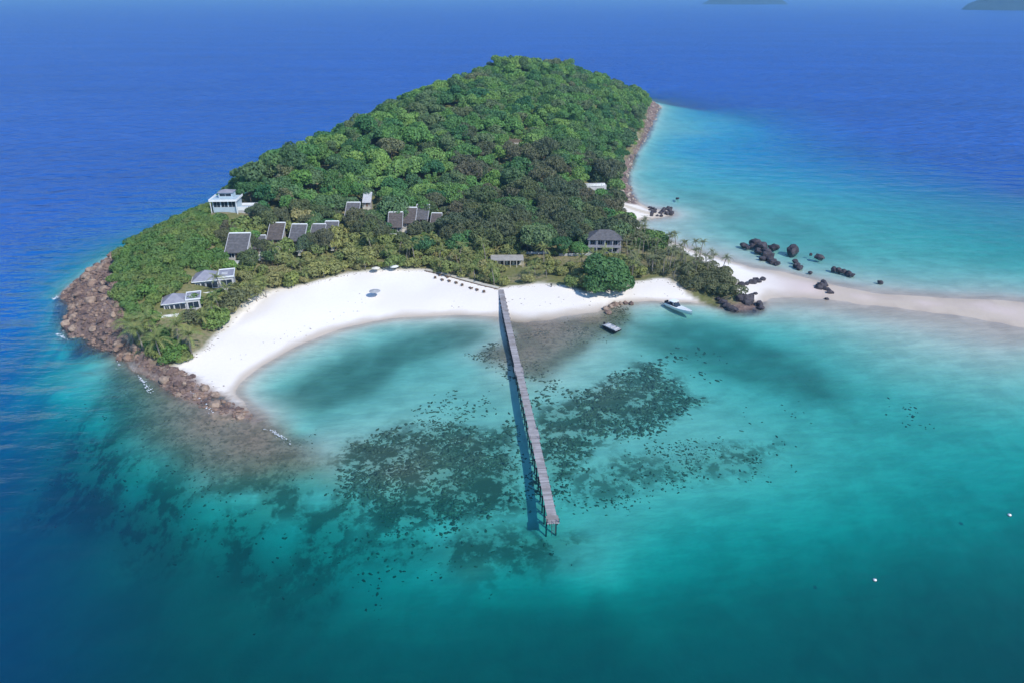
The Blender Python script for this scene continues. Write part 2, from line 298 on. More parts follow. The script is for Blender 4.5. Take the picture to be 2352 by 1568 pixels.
def water_material():
    t = NT('sea_water'); p = t.pos(); d0 = t.attr('depth')
    dn = d0
    ks = (.40, .076, .078); T = []
    for k in ks: T.append(t.math('POWER', math.exp(-k), dn))
    ct = t.n('CombineColor'); cb = t.n('CombineColor')
    deep = ((.000, .000, .004), (.028, .024, .078), (.038, .090, .370))
    for i in range(3):
        t.L(T[i], ct.inputs[i])
        t.L(t.math('MULTIPLY', t.math('SUBTRACT', 1.0, t.math('MULTIPLY', T[i], T[i])), t.math('ADD', t.math('ADD', deep[i][0], t.math('MULTIPLY', t.attr('ocean'), deep[i][1]-deep[i][0])), t.math('MULTIPLY', t.attr('blue'), deep[i][2]-deep[i][1]))), cb.inputs[i])
    open_ = t.attr('wave'); patchy = t.math('ADD', .72, t.math('MULTIPLY', t.noise(1, 3, .6, t.mapv(p, (.0035, .012, .01), (0, 0, .2))), .56))
    tint = t.mix(1.0, cb.outputs[0], patchy, 'MULTIPLY')
    v1 = t.mapv(p, (.045, .11, .1), (0, 0, .25)); v2 = t.mapv(p, (.16, .34, .3), (0, 0, -.15)); 
    h = t.math('ADD', t.math('MULTIPLY', t.noise(1, 2, .55, v1), 3.2), t.math('MULTIPLY', t.noise(1, 3, .65, v2), 1.0))
    h = t.math('MULTIPLY', h, open_)
    nb = t.bump(h, 1.0, 2.6)
    tr = t.n('BsdfTransparent'); t.L(ct.outputs[0], tr.inputs[0])
    df = t.n('BsdfDiffuse'); t.L(tint, df.inputs[0]); t.L(nb, df.inputs['Normal'])
    ad = t.n('AddShader'); t.L(tr.outputs[0], ad.inputs[0]); t.L(df.outputs[0], ad.inputs[1])
    gl = t.n('BsdfGlossy'); gl.inputs['Roughness'].default_value = .22; t.L(nb, gl.inputs['Normal'])
    fr = t.n('Fresnel'); fr.inputs[0].default_value = 1.333; t.L(nb, fr.inputs['Normal'])
    mx = t.n('MixShader'); t.L(t.math('MINIMUM', t.math('MULTIPLY', fr.outputs[0], .85), .30), mx.inputs[0]); t.L(ad.outputs[0], mx.inputs[1]); t.L(gl.outputs[0], mx.inputs[2])
    return t.done(mx.outputs[0])
wz = np.zeros(GXX.shape)
dep = np.maximum(0, -gz); dep = np.where(gz > .6, 0, dep)
wv = .045 + .955*np.maximum(smooth(-60, -190, GXX - (GYY-250)*.12), smooth(400, 560, GYY + GXX*.28)*smooth(2, 9, dep))
bl_ = np.maximum(smooth(-75, -185, GXX - (GYY-250)*.12), smooth(300, 520, GYY + GXX*.28)*smooth(.2, 5, dep))
water = grid_mesh('sea', wz, {'depth': dep, 'wave': wv, 'blue': bl_, 'ocean': np.maximum(bl_, smooth(18, -35, GXX+62+.5*(GYY-80)))}, water_material())
water['label'] = 'clear turquoise sea deepening to blue'

# ------------------------------------------------------------------ mesh helpers
class MB:
    def __init__(s): s.v = []; s.f = []; s.mi = []
    def add(s, vs, fs, m=0):
        b = len(s.v); s.v += [tuple(v) for v in vs]; s.f += [tuple(b+i for i in f) for f in fs]; s.mi += [m]*len(fs)
    def box(s, x0, y0, z0, x1, y1, z1, m=0, M=None):
        vs = [Vector(c) for c in ((x0,y0,z0),(x1,y0,z0),(x1,y1,z0),(x0,y1,z0),(x0,y0,z1),(x1,y0,z1),(x1,y1,z1),(x0,y1,z1))]
        if M is not None: vs = [M @ v for v in vs]
        s.add(vs, [(0,3,2,1),(4,5,6,7),(0,1,5,4),(1,2,6,5),(2,3,7,6),(3,0,4,7)], m); return s
    def tube(s, pts, rad, n=6, m=0, cap=True):
        if not isinstance(rad, (list, tuple)): rad = [rad]*len(pts)
        pts = [Vector(p) for p in pts]; b = len(s.v); rings = []
        for i, p in enumerate(pts):
            tdir = (pts[min(i+1, len(pts)-1)]-pts[max(i-1, 0)]).normalized()
            a = Vector((1, 0, 0)) if abs(tdir.x) < .9 else Vector((0, 1, 0))
            u = tdir.cross(a).normalized(); w = tdir.cross(u)
            rings.append([p+(u*math.cos(2*math.pi*k/n)+w*math.sin(2*math.pi*k/n))*rad[i] for k in range(n)])
        vs = [v for r_ in rings for v in r_]; fs = []
        for i in range(len(pts)-1):
            for k in range(n): fs.append((i*n+k, i*n+(k+1) % n, (i+1)*n+(k+1) % n, (i+1)*n+k))
        if cap: fs.append(tuple(range(n-1, -1, -1))); fs.append(tuple((len(pts)-1)*n+k for k in range(n)))
        s.add(vs, fs, m); return s
    def mesh(s, name, mats, smooth_=False):
        me = bpy.data.meshes.new(name); me.from_pydata(s.v, [], s.f)
        for m in (mats if isinstance(mats, (list, tuple)) else [mats]): me.materials.append(m)
        if any(s.mi): me.polygons.foreach_set('material_index', s.mi)
        bm = bmesh.new(); bm.from_mesh(me); bmesh.ops.recalc_face_normals(bm, faces=bm.faces); bm.to_mesh(me); bm.free()
        if smooth_: me.shade_smooth()
        me.update(); return me
    def build(s, name, mats, parent=None, smooth_=False):
        return link(name, s.mesh(name, mats, smooth_), parent)
def link(name, me, parent=None, loc=None, rot=None, scale=None):
    o = bpy.data.objects.new(name, me); COL.objects.link(o)
    if parent is not None: o.parent = parent
    if loc is not None: o.location = loc
    if rot is not None: o.rotation_euler = rot
    if scale is not None: o.scale = (scale,)*3 if isinstance(scale, (int, float)) else scale
    return o
def tag(o, label, cat, group=None, kind=None):
    o['label'] = label
    if cat: o['category'] = cat
    if group: o['group'] = group
    if kind: o['kind'] = kind
    return o
def thing(name, label, cat, loc, rz=0.0, group=None, scale=None):
    o = bpy.data.objects.new(name, None); COL.objects.link(o); o.location = loc; o.rotation_euler = (0, 0, rz); o.empty_display_size = .5
    if scale is not None: o.scale = (scale,)*3 if isinstance(scale, (int, float)) else scale
    return tag(o, label, cat, group)

# materials for built things
M_white = plain('white_paint', (.78, .80, .80), (.68, .70, .71), .8, .55)
M_cream = plain('cream_render', (.58, .545, .47), (.46, .43, .37), .6, .75)
M_weath = plain('weathered_render', (.40, .375, .34), (.28, .265, .245), .5, .85)
M_shaded = plain('shade_toned_render', (.33, .32, .36), (.24, .235, .27), .5, .8)  # guest house walls: pale render darkened in colour to stand in for shade
M_conc = plain('pale_concrete', (.50, .50, .51), (.40, .40, .42), .7, .8)
M_roof = plain('grey_roof_tile', (.135, .13, .135), (.085, .083, .088), 1.2, .7, bump=.3)
M_roofb = plain('brown_grey_shingle', (.125, .105, .095), (.075, .064, .06), 1.2, .8, bump=.3)
M_roofl = plain('lilac_grey_roof', (.29, .29, .34), (.22, .22, .265), .5, .6, bump=.2)
M_bluew = plain('pale_blue_render', (.42, .52, .58), (.36, .45, .52), .6, .5)
M_glass = plain('dark_glass', (.03, .045, .06), (.02, .03, .045), 1, .08, .6)
M_wood = plain('brown_timber', (.20, .13, .085), (.14, .09, .06), 2, .75, bump=.3)
M_pierw = plain('weathered_grey_planks', (.47, .43, .47), (.34, .31, .35), .9, .8, bump=.4)
def plank_mat():
    t = NT('weathered_pier_planks'); g = t.n('NewGeometry'); f = g.outputs['Random Per Island']
    c = t.mix(f, (.22, .205, .21), (.40, .38, .39)); c = t.mix(t.ramp(t.noise(.35, 3, .6, t.obj()), .45, .7), c, (.23, .205, .195)); return t.done(t.bsdf(c, .85, None, .15))
M_deck = plank_mat()
M_pile = plain('dark_pile_timber', (.085, .085, .09), (.05, .05, .055), 1.5, .85, bump=.4)
M_boatw = plain('white_gelcoat', (.80, .83, .84), (.74, .78, .79), .4, .22, .5)
M_vinyl = plain('dark_vinyl', (.03, .03, .04), (.02, .02, .03), 2, .5)
M_greyb = plain('grey_boat_paint', (.42, .44, .47), (.33, .35, .38), .8, .5)
M_trunk = plain('tree_bark', (.20, .16, .12), (.12, .095, .07), 2, .9, bump=.4)
M_palmt = plain('palm_bark', (.30, .27, .23), (.20, .175, .15), 3, .9, bump=.4)
M_canv = plain('grey_canvas', (.40, .41, .42), (.32, .33, .34), 1, .8)
M_canvc = plain('cream_canvas', (.70, .66, .56), (.62, .58, .49), 1, .8)

def leaf_mat(name, cols, trans=.22):
    t = NT(name); oi = t.n('ObjectInfo'); cr = t.n('ValToRGB'); e = cr.color_ramp.elements
    e[0].position = 0; e[0].color = (*cols[0], 1); e[1].position = 1; e[1].color = (*cols[-1], 1)
    for i, c in enumerate(cols[1:-1]): x = e.new((i+1)/(len(cols)-1)); x.color = (*c, 1)
    t.L(oi.outputs['Random'], cr.inputs[0])
    nz = t.noise(.55, 3, .6, t.obj()); c = t.mix(t.ramp(nz, .35, .65), cr.outputs[0], t.mix(1.0, cr.outputs[0], (1.45, 1.35, 1.1), 'MULTIPLY'))
    b = t.bsdf(c, .65, None, .2); tl = t.n('BsdfTranslucent'); t.L(t.mix(1.0, c, (1.1, 1.3, .6), 'MULTIPLY'), tl.inputs[0])
    mx = t.n('MixShader'); mx.inputs[0].default_value = trans; t.L(b, mx.inputs[1]); t.L(tl.outputs[0], mx.inputs[2]); return t.done(mx.outputs[0])
L_hill = leaf_mat('hill_leaves', [(.085, .20, .07), (.125, .265, .08), (.045, .12, .056), (.165, .295, .09), (.07, .14, .072), (.13, .195, .10), (.045, .14, .068), (.115, .24, .068), (.19, .31, .095), (.062, .17, .068), (.15, .17, .10)])
L_bush = leaf_mat('bright_bush_leaves', [(.11, .21, .06), (.09, .18, .06), (.15, .22, .07), (.10, .19, .065), (.16, .20, .075)])
L_olive = leaf_mat('olive_garden_leaves', [(.20, .235, .09), (.25, .26, .11), (.16, .21, .08), (.26, .245, .125), (.12, .19, .07), (.22, .26, .09)])
L_casu = leaf_mat('grey_casuarina_leaves', [(.095, .125, .078), (.115, .135, .085), (.075, .12, .078), (.13, .13, .095), (.11, .145, .072), (.085, .135, .07)])
L_green = leaf_mat('broad_beach_leaves', [(.07, .155, .065), (.075, .165, .065)])
L_tip = leaf_mat('tip_shrub_leaves', [(.11, .13, .08), (.13, .15, .085), (.14, .155, .075)])
L_palm = leaf_mat('palm_fronds', [(.20, .23, .09), (.15, .20, .08), (.24, .25, .11)])
L_palmg = leaf_mat('grey_palm_fronds', [(.13, .16, .09), (.15, .17, .10), (.17, .19, .105)])

# ------------------------------------------------------------------ vegetation prototypes (mesh data shared by all copies)
def crown_mesh(name, mat, W_, H_, z0, nl, nleaf, leaf, seed, tilt=.6, lob=.42, droop=0.0):
    r = np.random.default_rng(seed); lobes = []
    for i in range(nl):
        a = r.random()*2*math.pi; q = math.sqrt(r.random())*.5; h = r.random()
        rad = W_*lob*(.55+.5*r.random())*(1-.25*h)
        lobes.append((math.cos(a)*q*W_*(1-.45*h), math.sin(a)*q*W_*(1-.45*h), z0+H_*(.22+.6*h), rad, rad*(.62+.2*r.random())))
    v = []; f = []
    Lc = np.array([l[:3] for l in lobes]); Lr = np.array([l[3:] for l in lobes])
    tot = 0; tries = 0
    wts = Lr[:, 0]**2; wts = wts/wts.sum()
    while tot < nleaf and tries < nleaf*6:
        tries += 1
        i = r.choice(nl, p=wts); u = r.normal(size=3); u /= np.linalg.norm(u)
        if u[2] < -.45: continue
        k = .86+.2*r.random() if r.random() < .85 else .5+.3*r.random()
        p = Lc[i] + u*k*np.array([Lr[i, 0], Lr[i, 0], Lr[i, 1]])
        q = (p-Lc)/np.stack([Lr[:, 0], Lr[:, 0], Lr[:, 1]], 1); 
        if (np.sum(q*q, 1) < .55).any(): continue
        nrm = u*np.array([1, 1, 1.25]) + r.normal(size=3)*tilt; nrm /= np.linalg.norm(nrm)
        a = np.cross(nrm, r.normal(size=3)); a /= np.linalg.norm(a); b = np.cross(nrm, a)
        s_ = leaf*(.6+.8*r.random()); dn = np.array([0, 0, -droop*s_])
        base = len(v); v += [p-a*s_*.5, p+b*s_*.36, p+a*s_*.55+dn, p-b*s_*.36]; f.append((base, base+1, base+2, base+3)); tot += 1
    me = bpy.data.meshes.new(name); me.from_pydata([tuple(x) for x in v], [], f); me.materials.append(mat); me.update(); return me
def trunk_mesh(name, h, r0, seed, spread=1.8, mat=None, limbs=4):
    rr = random.Random(seed); b = MB(); lean = (rr.uniform(-.4, .4), rr.uniform(-.4, .4))
    b.tube([(0, 0, -.8), (lean[0]*.3, lean[1]*.3, h*.4), (lean[0], lean[1], h)], [r0, r0*.8, r0*.5], 6)
    for k in range(limbs):
        a = 2*math.pi*k/limbs+rr.uniform(-.4, .4); z = h*rr.uniform(.55, .85)
        b.tube([(lean[0]*.6, lean[1]*.6, z), (math.cos(a)*spread*.6, math.sin(a)*spread*.6, z+h*.25), (math.cos(a)*spread, math.sin(a)*spread, z+h*.5)], [r0*.45, r0*.3, r0*.12], 5)
    return b.mesh(name, mat or M_trunk, True)
def kind(nm, mat, n, **k):
    return [(crown_mesh(nm+'_crown', mat, k['W'], k['H'], k['z0'], k['nl'], k['nleaf'], k['leaf'], 100*ord(nm[0])+i, k.get('tilt', .6), k.get('lob', .42), k.get('droop', 0)),
             trunk_mesh(nm+'_trunk', k['z0']+k['H']*.35, k.get('r0', .22), i+ord(nm[0]), k['W']*.28)) for i in range(n)]
K_hill = (kind('hill', L_hill, 3, W=10.2, H=6.4, z0=2.4, nl=11, nleaf=1900, leaf=.84) + kind('tall', L_hill, 3, W=7.6, H=8.2, z0=3.0, nl=11, nleaf=1700, leaf=.76, lob=.40, tilt=.75)
          + kind('umbrella', L_hill, 2, W=13.0, H=4.6, z0=4.6, nl=14, nleaf=2400, leaf=.85, lob=.30, tilt=.7) + kind('wispy', L_hill, 2, W=8.2, H=7.0, z0=2.4, nl=16, nleaf=1400, leaf=.66, lob=.27, tilt=.9))
K_bush = kind('bush', L_bush, 4, W=6.0, H=3.2, z0=.0, nl=9, nleaf=1100, leaf=.62, r0=.12)
K_oliv = kind('olive', L_olive, 5, W=5.0, H=3.4, z0=.5, nl=8, nleaf=800, leaf=.60, r0=.14)
K_casu = kind('casuarina', L_casu, 4, W=10.5, H=8.5, z0=4.0, nl=15, nleaf=2400, leaf=.75, lob=.33, droop=.5, r0=.30, tilt=.8)
K_tip = kind('tip', L_tip, 3, W=5.5, H=3.2, z0=.4, nl=9, nleaf=900, leaf=.55, r0=.14)
K_round = [(crown_mesh('round_crown', L_green, 15.5, 7.5, 1.6, 22, 5200, .85, 77, .6, .30), trunk_mesh('round_trunk', 4.2, .42, 78, 4.2))]

def plant(nm, label, cat, K_, x, y, s, group=None, dz=0.0, sz=None):
    k = random.randrange(len(K_)) if len(K_) > 1 else 0
    o = thing(nm, label, cat, (x, y, float(ground(x, y))+dz), random.uniform(0, 6.28), group, (s, s, sz or s))
    link('crown', K_[k][0], o); link('trunk', K_[k][1], o); return o

# frond and palm
def frond_mesh(name, mat, Lg=3.4, nseg=9, wid=.62, seed=1):
    rr = random.Random(seed); v = []; f = []
    def spine(t): return Vector((Lg*t*(1-.12*t), 0, 1.05*math.sin(min(1, t*1.25)*1.9)*.75 - 1.5*t*t))
    for i in range(nseg):
        t0 = .08+.92*i/nseg; t1 = t0+.92/nseg*.72; a, b = spine(t0), spine(t1)
        w = wid*math.sin(math.pi*min(1, .18+.8*t0))**.7
        for sgn in (-1, 1):
            base = len(v); tip = (a+b)*.5+Vector((.38, sgn*w*rr.uniform(.85, 1.15), -.22-.25*t0))
            v += [a, b, tip]; f.append((base, base+1, base+2))
    for i in range(nseg):
        a, b = spine(i/nseg), spine((i+1)/nseg); base = len(v); v += [a+Vector((0, .045, 0)), a-Vector((0, .045, 0)), b-Vector((0, .03, 0)), b+Vector((0, .03, 0))]; f.append((base, base+1, base+2, base+3))
    me = bpy.data.meshes.new(name); me.from_pydata([tuple(x) for x in v], [], f); me.materials.append(mat); me.update(); return me
FR_a = [frond_mesh('palm_frond', L_palm, 3.5, 10, .7, i) for i in range(2)]
FR_g = [frond_mesh('grey_palm_frond', L_palmg, 2.7, 8, .55, i+5) for i in range(2)]
def palm_trunk(h, bend, seed):
    return MB().tube([(0, 0, -.6), (bend*.15, 0, h*.35), (bend*.5, 0, h*.7), (bend, 0, h)], [.21, .16, .13, .12], 7).mesh('palm_trunk', M_palmt, True)
PT = {(h, b): palm_trunk(h, b, 0) for h, b in ((4.2, .4), (6.0, .9), (7.5, 1.2))}
def palm(label, x, y, s=1.0, h=(6.0, .9), fr=None, group=None, nfr=14, nm='palm_tree'):
    fr = fr or FR_a
    o = thing(nm, label, 'palm tree', (x, y, float(ground(x, y))), random.uniform(0, 6.28), group, s)
    link('trunk', PT[h], o)
    for k in range(nfr):
        link('frond', random.choice(fr), o, (h[1], 0, h[0]), (random.uniform(-.2, .2), random.uniform(-.75, .35) if k % 3 else random.uniform(-1.0, -.5), 2*math.pi*k/nfr*1.0+random.uniform(-.2, .2)), random.uniform(.85, 1.12))
    return o

# ------------------------------------------------------------------ buildings
CLEAR = []      # (x0, y0, x1, y1, distance): sight lines that stay open in front of a building
SPOTS = []      # (x, y, radius): footprints kept free of plants
def window(parent, x0, z0, x1, z1, y, fr=None, axis='y', out=-1):
    """a recessed pane in a proud frame, on a wall facing -Y (axis y) or +-X (axis x)"""
    f = MB(); g = MB(); t_ = .07
    def bx(b, a0, b0, a1, b1, d0, d1):
        if axis == 'y': b.box(a0, min(d0, d1), b0, a1, max(d0, d1), b1)
        else: b.box(min(d0, d1), a0, b0, max(d0, d1), a1, b1)
    for (a0, b0, a1, b1) in ((x0, z0, x1, z0+t_), (x0, z1-t_, x1, z1), (x0, z0+t_, x0+t_, z1-t_), (x1-t_, z0+t_, x1, z1-t_), ((x0+x1)/2-t_/2, z0+t_, (x0+x1)/2+t_/2, z1-t_)):
        bx(f, a0, b0, a1, b1, y-out*.02, y+out*.07)
    bx(g, x0+t_, z0+t_, x1-t_, z1-t_, y-out*.02, y+out*.02)
    w = f.build('window', fr or M_white, parent); g.build('pane', M_glass, w); return w
def door(parent, x0, x1, z0, z1, y, mat=None):
    d_ = MB().box(x0, y-.05, z0, x1, y+.02, z1).build('door', mat or M_wood, parent)
    MB().box(x1-.18, y-.12, (z0+z1)/2-.05, x1-.10, y-.05, (z0+z1)/2+.10).build('handle', M_conc, d_); return d_

def hut(label, px, py, w=4.3, s=1.15, rz=0.0, roof=None, wall=None, porch=None):
    roof = roof or M_roofb; wall = M_weath; porch = porch or M_cream
    x, y, z = hit(px, py); x, y = x, y+2.5; z = float(ground(x, y))+1.7
    o = thing('bungalow', label, 'bungalow', (x, y, z), rz, 'resort bungalows', (s, s, s*1.22)); h = w/2
    b = MB(); b.add([(-h, 0, -3), (h, 0, -3), (h, 5, -3), (-h, 5, -3), (-h, 0, 2.5), (h, 0, 2.5), (h, 5, 4.9), (-h, 5, 4.9)], [(0,1,5,4), (1,2,6,5), (2,3,7,6), (3,0,4,7), (4,5,6,7), (3,2,1,0)])
    b.build('wall', wall, o)
    def slab(x0, y0, x1, y1, lift, th, k=.48):
        zz = lambda yy: 2.5+k*yy+lift
        vs = [(x0, y0, zz(y0)), (x1, y0, zz(y0)), (x1, y1, zz(y1)), (x0, y1, zz(y1))]
        return vs + [(a, b_, c+th) for a, b_, c in vs], [(0,3,2,1), (4,5,6,7), (0,1,5,4), (1,2,6,5), (2,3,7,6), (3,0,4,7)]
    r_ = MB(); r_.add(*slab(-h-.35, -.9, h+.35, 5.4, .03, .14)); rf = r_.build('roof', roof, o)
    for k in range(7):
        yy = -.9+6.3*k/7; q = MB(); q.add(*slab(-h-.36, yy, h+.36, yy+.10, .17, .05)); q.build('batten', roof, rf)
    for sx in (-1, 1):
        q = MB(); q.add(*slab(sx*(h+.42)-.07, -.95, sx*(h+.42)+.07, 5.45, -.04, .32)); q.build('fascia', M_conc, rf)
    q = MB(); q.add(*slab(-h-.35, 5.41, h+.35, 5.6, -.04, .36)); q.build('ridge_board', M_white, rf)
    door(o, -.5, .5, 0, 2.05, -.03); window(o, -h+.3, .7, -.75, 1.9, 0); window(o, .75, .7, h-.3, 1.9, 0)
    window(o, 1.2, .8, 3.2, 1.9, -h, axis='x', out=-1)
    MB().box(-h-.1, -2.9, -.25, h+.1, -.02, -.04).build('porch_deck', porch, o)
    for sx in (-1, 1):
        MB().box(sx*(h-.1)-.06, -2.85, -2.5, sx*(h-.1)+.06, -2.73, 2.06).build('post', M_cream, o)
    rl = MB(); rl.box(-h-.05, -2.88, .78, h+.05, -2.80, .88).build('porch_rail', M_white, o)
    MB().box(-h-.02, -2.86, .0, h+.02, -2.82, .66).build('balustrade_panel', porch, o)
    for k in range(3): MB().box(h-1.2, -3.3-k*.35, -.45-k*.25, h-.1, -2.93-k*.35, -.30-k*.25).build('step', porch, o)
    SPOTS.append((x, y+2, 3.6*s)); CLEAR.append((px-10, py-54, px+10, py+3, y)); return o
hut('large dark-roofed bungalow at the left end of the row, tall white porch below', 543, 614, 5.4, 1.25, .05, M_roof, M_conc, M_white)
hut('low bungalow with pale slatted porch just right of the leftmost dark roof', 590, 604, 4.4, .9, 0, M_roof, M_cream, M_white)
hut('brown-roofed bungalow with bright cream porch, third from the left headland', 632, 588, 4.3, 1.15, .02, M_roofb, M_cream, M_canvc)
hut('bungalow with white ridge board and cream porch, fourth from the left headland', 682, 590, 4.3, 1.15, 0, M_roof, M_cream, M_canvc)
hut('half-hidden grey bungalow behind the dark trunks, fifth from the left headland', 728, 582, 4.6, 1.0, 0, M_roof, M_conc, M_conc)
hut('bungalow with pale grey roof standing alone higher on the slope among trees', 808, 532, 4.2, 1.1, 0, M_roof, M_conc, M_white)
hut('small white-topped bungalow highest and furthest back in the trees', 842, 492, 3.6, .8, 0, M_conc, M_cream, M_cream)
hut('bungalow with stepped white porch, left one of the three below the dark forest', 908, 556, 4.4, 1.1, .06, M_roofb, M_cream, M_white)
hut('bungalow with brown roof, middle one of the three below the dark forest', 938, 545, 4.2, 1.15, -.03, M_roofb, M_cream, M_canvc)
hut('narrow dark-fronted bungalow at the right end of the left bungalow row', 758, 580, 4.0, 1.1, 0, M_roof, M_conc, M_canvc)
hut('small dark bungalow under the grove edge, right of the three close ones', 1000, 548, 3.8, .95, -.06, M_roofb, M_conc, M_cream)
hut('shaded grey bungalow, right one of the three below the dark forest', 968, 535, 4.2, 1.1, -.05, M_roof, M_conc, M_conc)

def hip(b, x0, y0, x1, y1, z, rise, m=0):
    w_, d_ = x1-x0, y1-y0; k = min(w_, d_)/2
    if w_ >= d_: a, c = (x0+k, (y0+y1)/2), (x1-k+1e-3, (y0+y1)/2)
    else: a, c = ((x0+x1)/2, y0+k), ((x0+x1)/2, y1-k+1e-3)
    vs = [(x0, y0, z), (x1, y0, z), (x1, y1, z), (x0, y1, z), (*a, z+rise), (*c, z+rise)]
    if w_ >= d_: fs = [(0,1,5,4), (1,2,5), (2,3,4,5), (3,0,4), (3,2,1,0)]
    else: fs = [(0,1,4), (1,2,5,4), (2,3,5), (3,0,4,5), (3,2,1,0)]
    b.add(vs, fs, m); return b
def villa(label, px, py, rz, s=1.0):
    x, y, z = hit(px, py); y += 4; z = float(ground(x, y))-.5
    o = thing('villa', label, 'villa', (x, y, z), rz, 'grey villas on the headland', s)
    MB().box(-4.6, 0, -4, 2.6, 6.6, 3.0).build('wall', M_conc, o)
    rf = hip(MB(), -5.2, -.7, 3.0, 7.2, 3.0, 2.3).build('roof', M_roofl, o)
    for (x0, y0, x1, y1) in ((-5.25, -.78, 3.05, -.70), (-5.28, -.7, -5.2, 7.2)): MB().box(x0, y0, 2.86, x1, y1, 3.10).build('fascia', M_white, rf)
    MB().box(2.62, -.6, -4, 7.0, 6.0, 3.6).build('wing_wall', M_conc, o)
    wr = MB().box(2.64, -.8, 3.6, 7.3, 6.3, 3.75).build('wing_roof', M_roofl, o)
    for (x0, y0, x1, y1) in ((2.55, -.95, 7.45, -.75), (2.55, 6.2, 7.45, 6.4), (2.55, -.74, 2.75, 6.19), (7.25, -.74, 7.45, 6.19)): MB().box(x0, y0, 3.55, x1, y1, 4.02).build('parapet', M_white, wr)
    MB().box(3.6, 1.5, 3.76, 5.4, 3.4, 4.0).build('skylight', M_conc, wr)
    door(o, -2.6, -1.6, 0, 2.1, -.03, M_glass); window(o, -4.3, .7, -2.9, 2.2, 0); window(o, -1.2, .3, 2.2, 2.3, 0)
    window(o, 3.1, .4, 6.6, 2.8, -.6); window(o, 1, .8, 3, 2.2, -4.6, axis='x', out=-1)
    MB().box(-5.4, -4.2, -.5, 3.4, -.02, -.12).build('terrace', M_cream, o)
    for (x0, y0, x1, y1) in ((-5.5, -4.35, 3.5, -4.2), (-5.55, -4.2, -5.4, 0)): MB().box(x0, y0, -3, x1, y1, .62).build('terrace_wall', M_white, o)
    MB().box(-4.8, -3.4, -.1, -2.4, -1.4, -.04).build('plunge_pool', M_bluew, o)
    SPOTS.append((x, y+2, 7.0*s)); CLEAR.append((px-36, py-46, px+36, py-4, y)); return o
villa('lilac-grey hip-roofed villa with white-rimmed wing, upper of two on the left headland', 474, 672, .30, 1.05)
villa('smaller grey villa with white roof edges, lower of two above the left palms', 400, 728, .34, .9)

def terrace_house():
    x, y, z = hit(512, 492); y += 3; z = float(ground(x, y))+1.6
    o = thing('cliff_house', 'white and pale blue flat-roofed house on the left ridge above the open sea', 'house', (x, y, z), .06)
    MB().box(-4.6, 0, -5, 4.6, 7, 3.0).build('wall', M_bluew, o)
    MB().box(-5.2, -1.4, 3.0, 5.2, 7.4, 3.25).build('roof_slab', M_bluew, o)
    for (x0, y0, x1, y1) in ((-5.3, -1.52, 5.3, -1.38), (-5.3, -1.37, -5.16, 7.4), (5.16, -1.37, 5.3, 7.4)): MB().box(x0, y0, 2.9, x1, y1, 3.75).build('parapet', M_white, o)
    MB().box(-2.6, 2.6, 3.26, 2.8, 6.8, 5.4).build('upper_room', M_bluew, o)
    hip(MB(), -3.0, 2.1, 3.2, 7.2, 5.4, .9).build('upper_roof', M_roofl, o)
    for k in range(3): window(o, -4.2+k*2.9, .3, -1.6+k*2.9, 2.6, 0)
    window(o, -2.2, 3.9, 2.4, 5.1, 2.6)
    for xx in (-4.9, 4.9): MB().box(xx-.12, -1.3, -4, xx+.12, -1.06, 2.98).build('column', M_white, o)
    SPOTS.append((x, y+2, 6.5)); CLEAR.append((478, 440, 552, 482, y))
    x, y, z = hit(563, 492); y += 3; z = float(ground(x, y))+1.4
    o = thing('pool_terrace', 'white parapet terrace with grey floor, right beside the cliff house', 'terrace', (x, y, z), .03)
    MB().box(-4.8, -2.6, -4, 5.4, 3.0, .5).build('base', M_conc, o)
    MB().box(-3.4, -1.6, .51, 3.0, 1.4, .58).build('pool', M_bluew, o)
    for (x0, y0, x1, y1) in ((-4.9, -2.75, 3.6, -2.6), (5.36, -.6, 5.5, 3.0), (-4.9, 3.02, 5.5, 3.16)): MB().box(x0, y0, -.2, x1, y1, 1.3).build('parapet', M_white, o)
    b = MB(); b.add([(3.6, -2.75, -.2), (5.5, -.6, -.2), (5.4, -.5, -.2), (3.5, -2.6, -.2), (3.6, -2.75, 1.3), (5.5, -.6, 1.3), (5.4, -.5, 1.3), (3.5, -2.6, 1.3)], [(0,1,5,4), (1,2,6,5), (2,3,7,6), (3,0,4,7), (4,5,6,7)]); b.build('parapet', M_white, o)
    SPOTS.append((x, y-1, 4.6)); CLEAR.append((540, 462, 588, 490, y))
terrace_house()

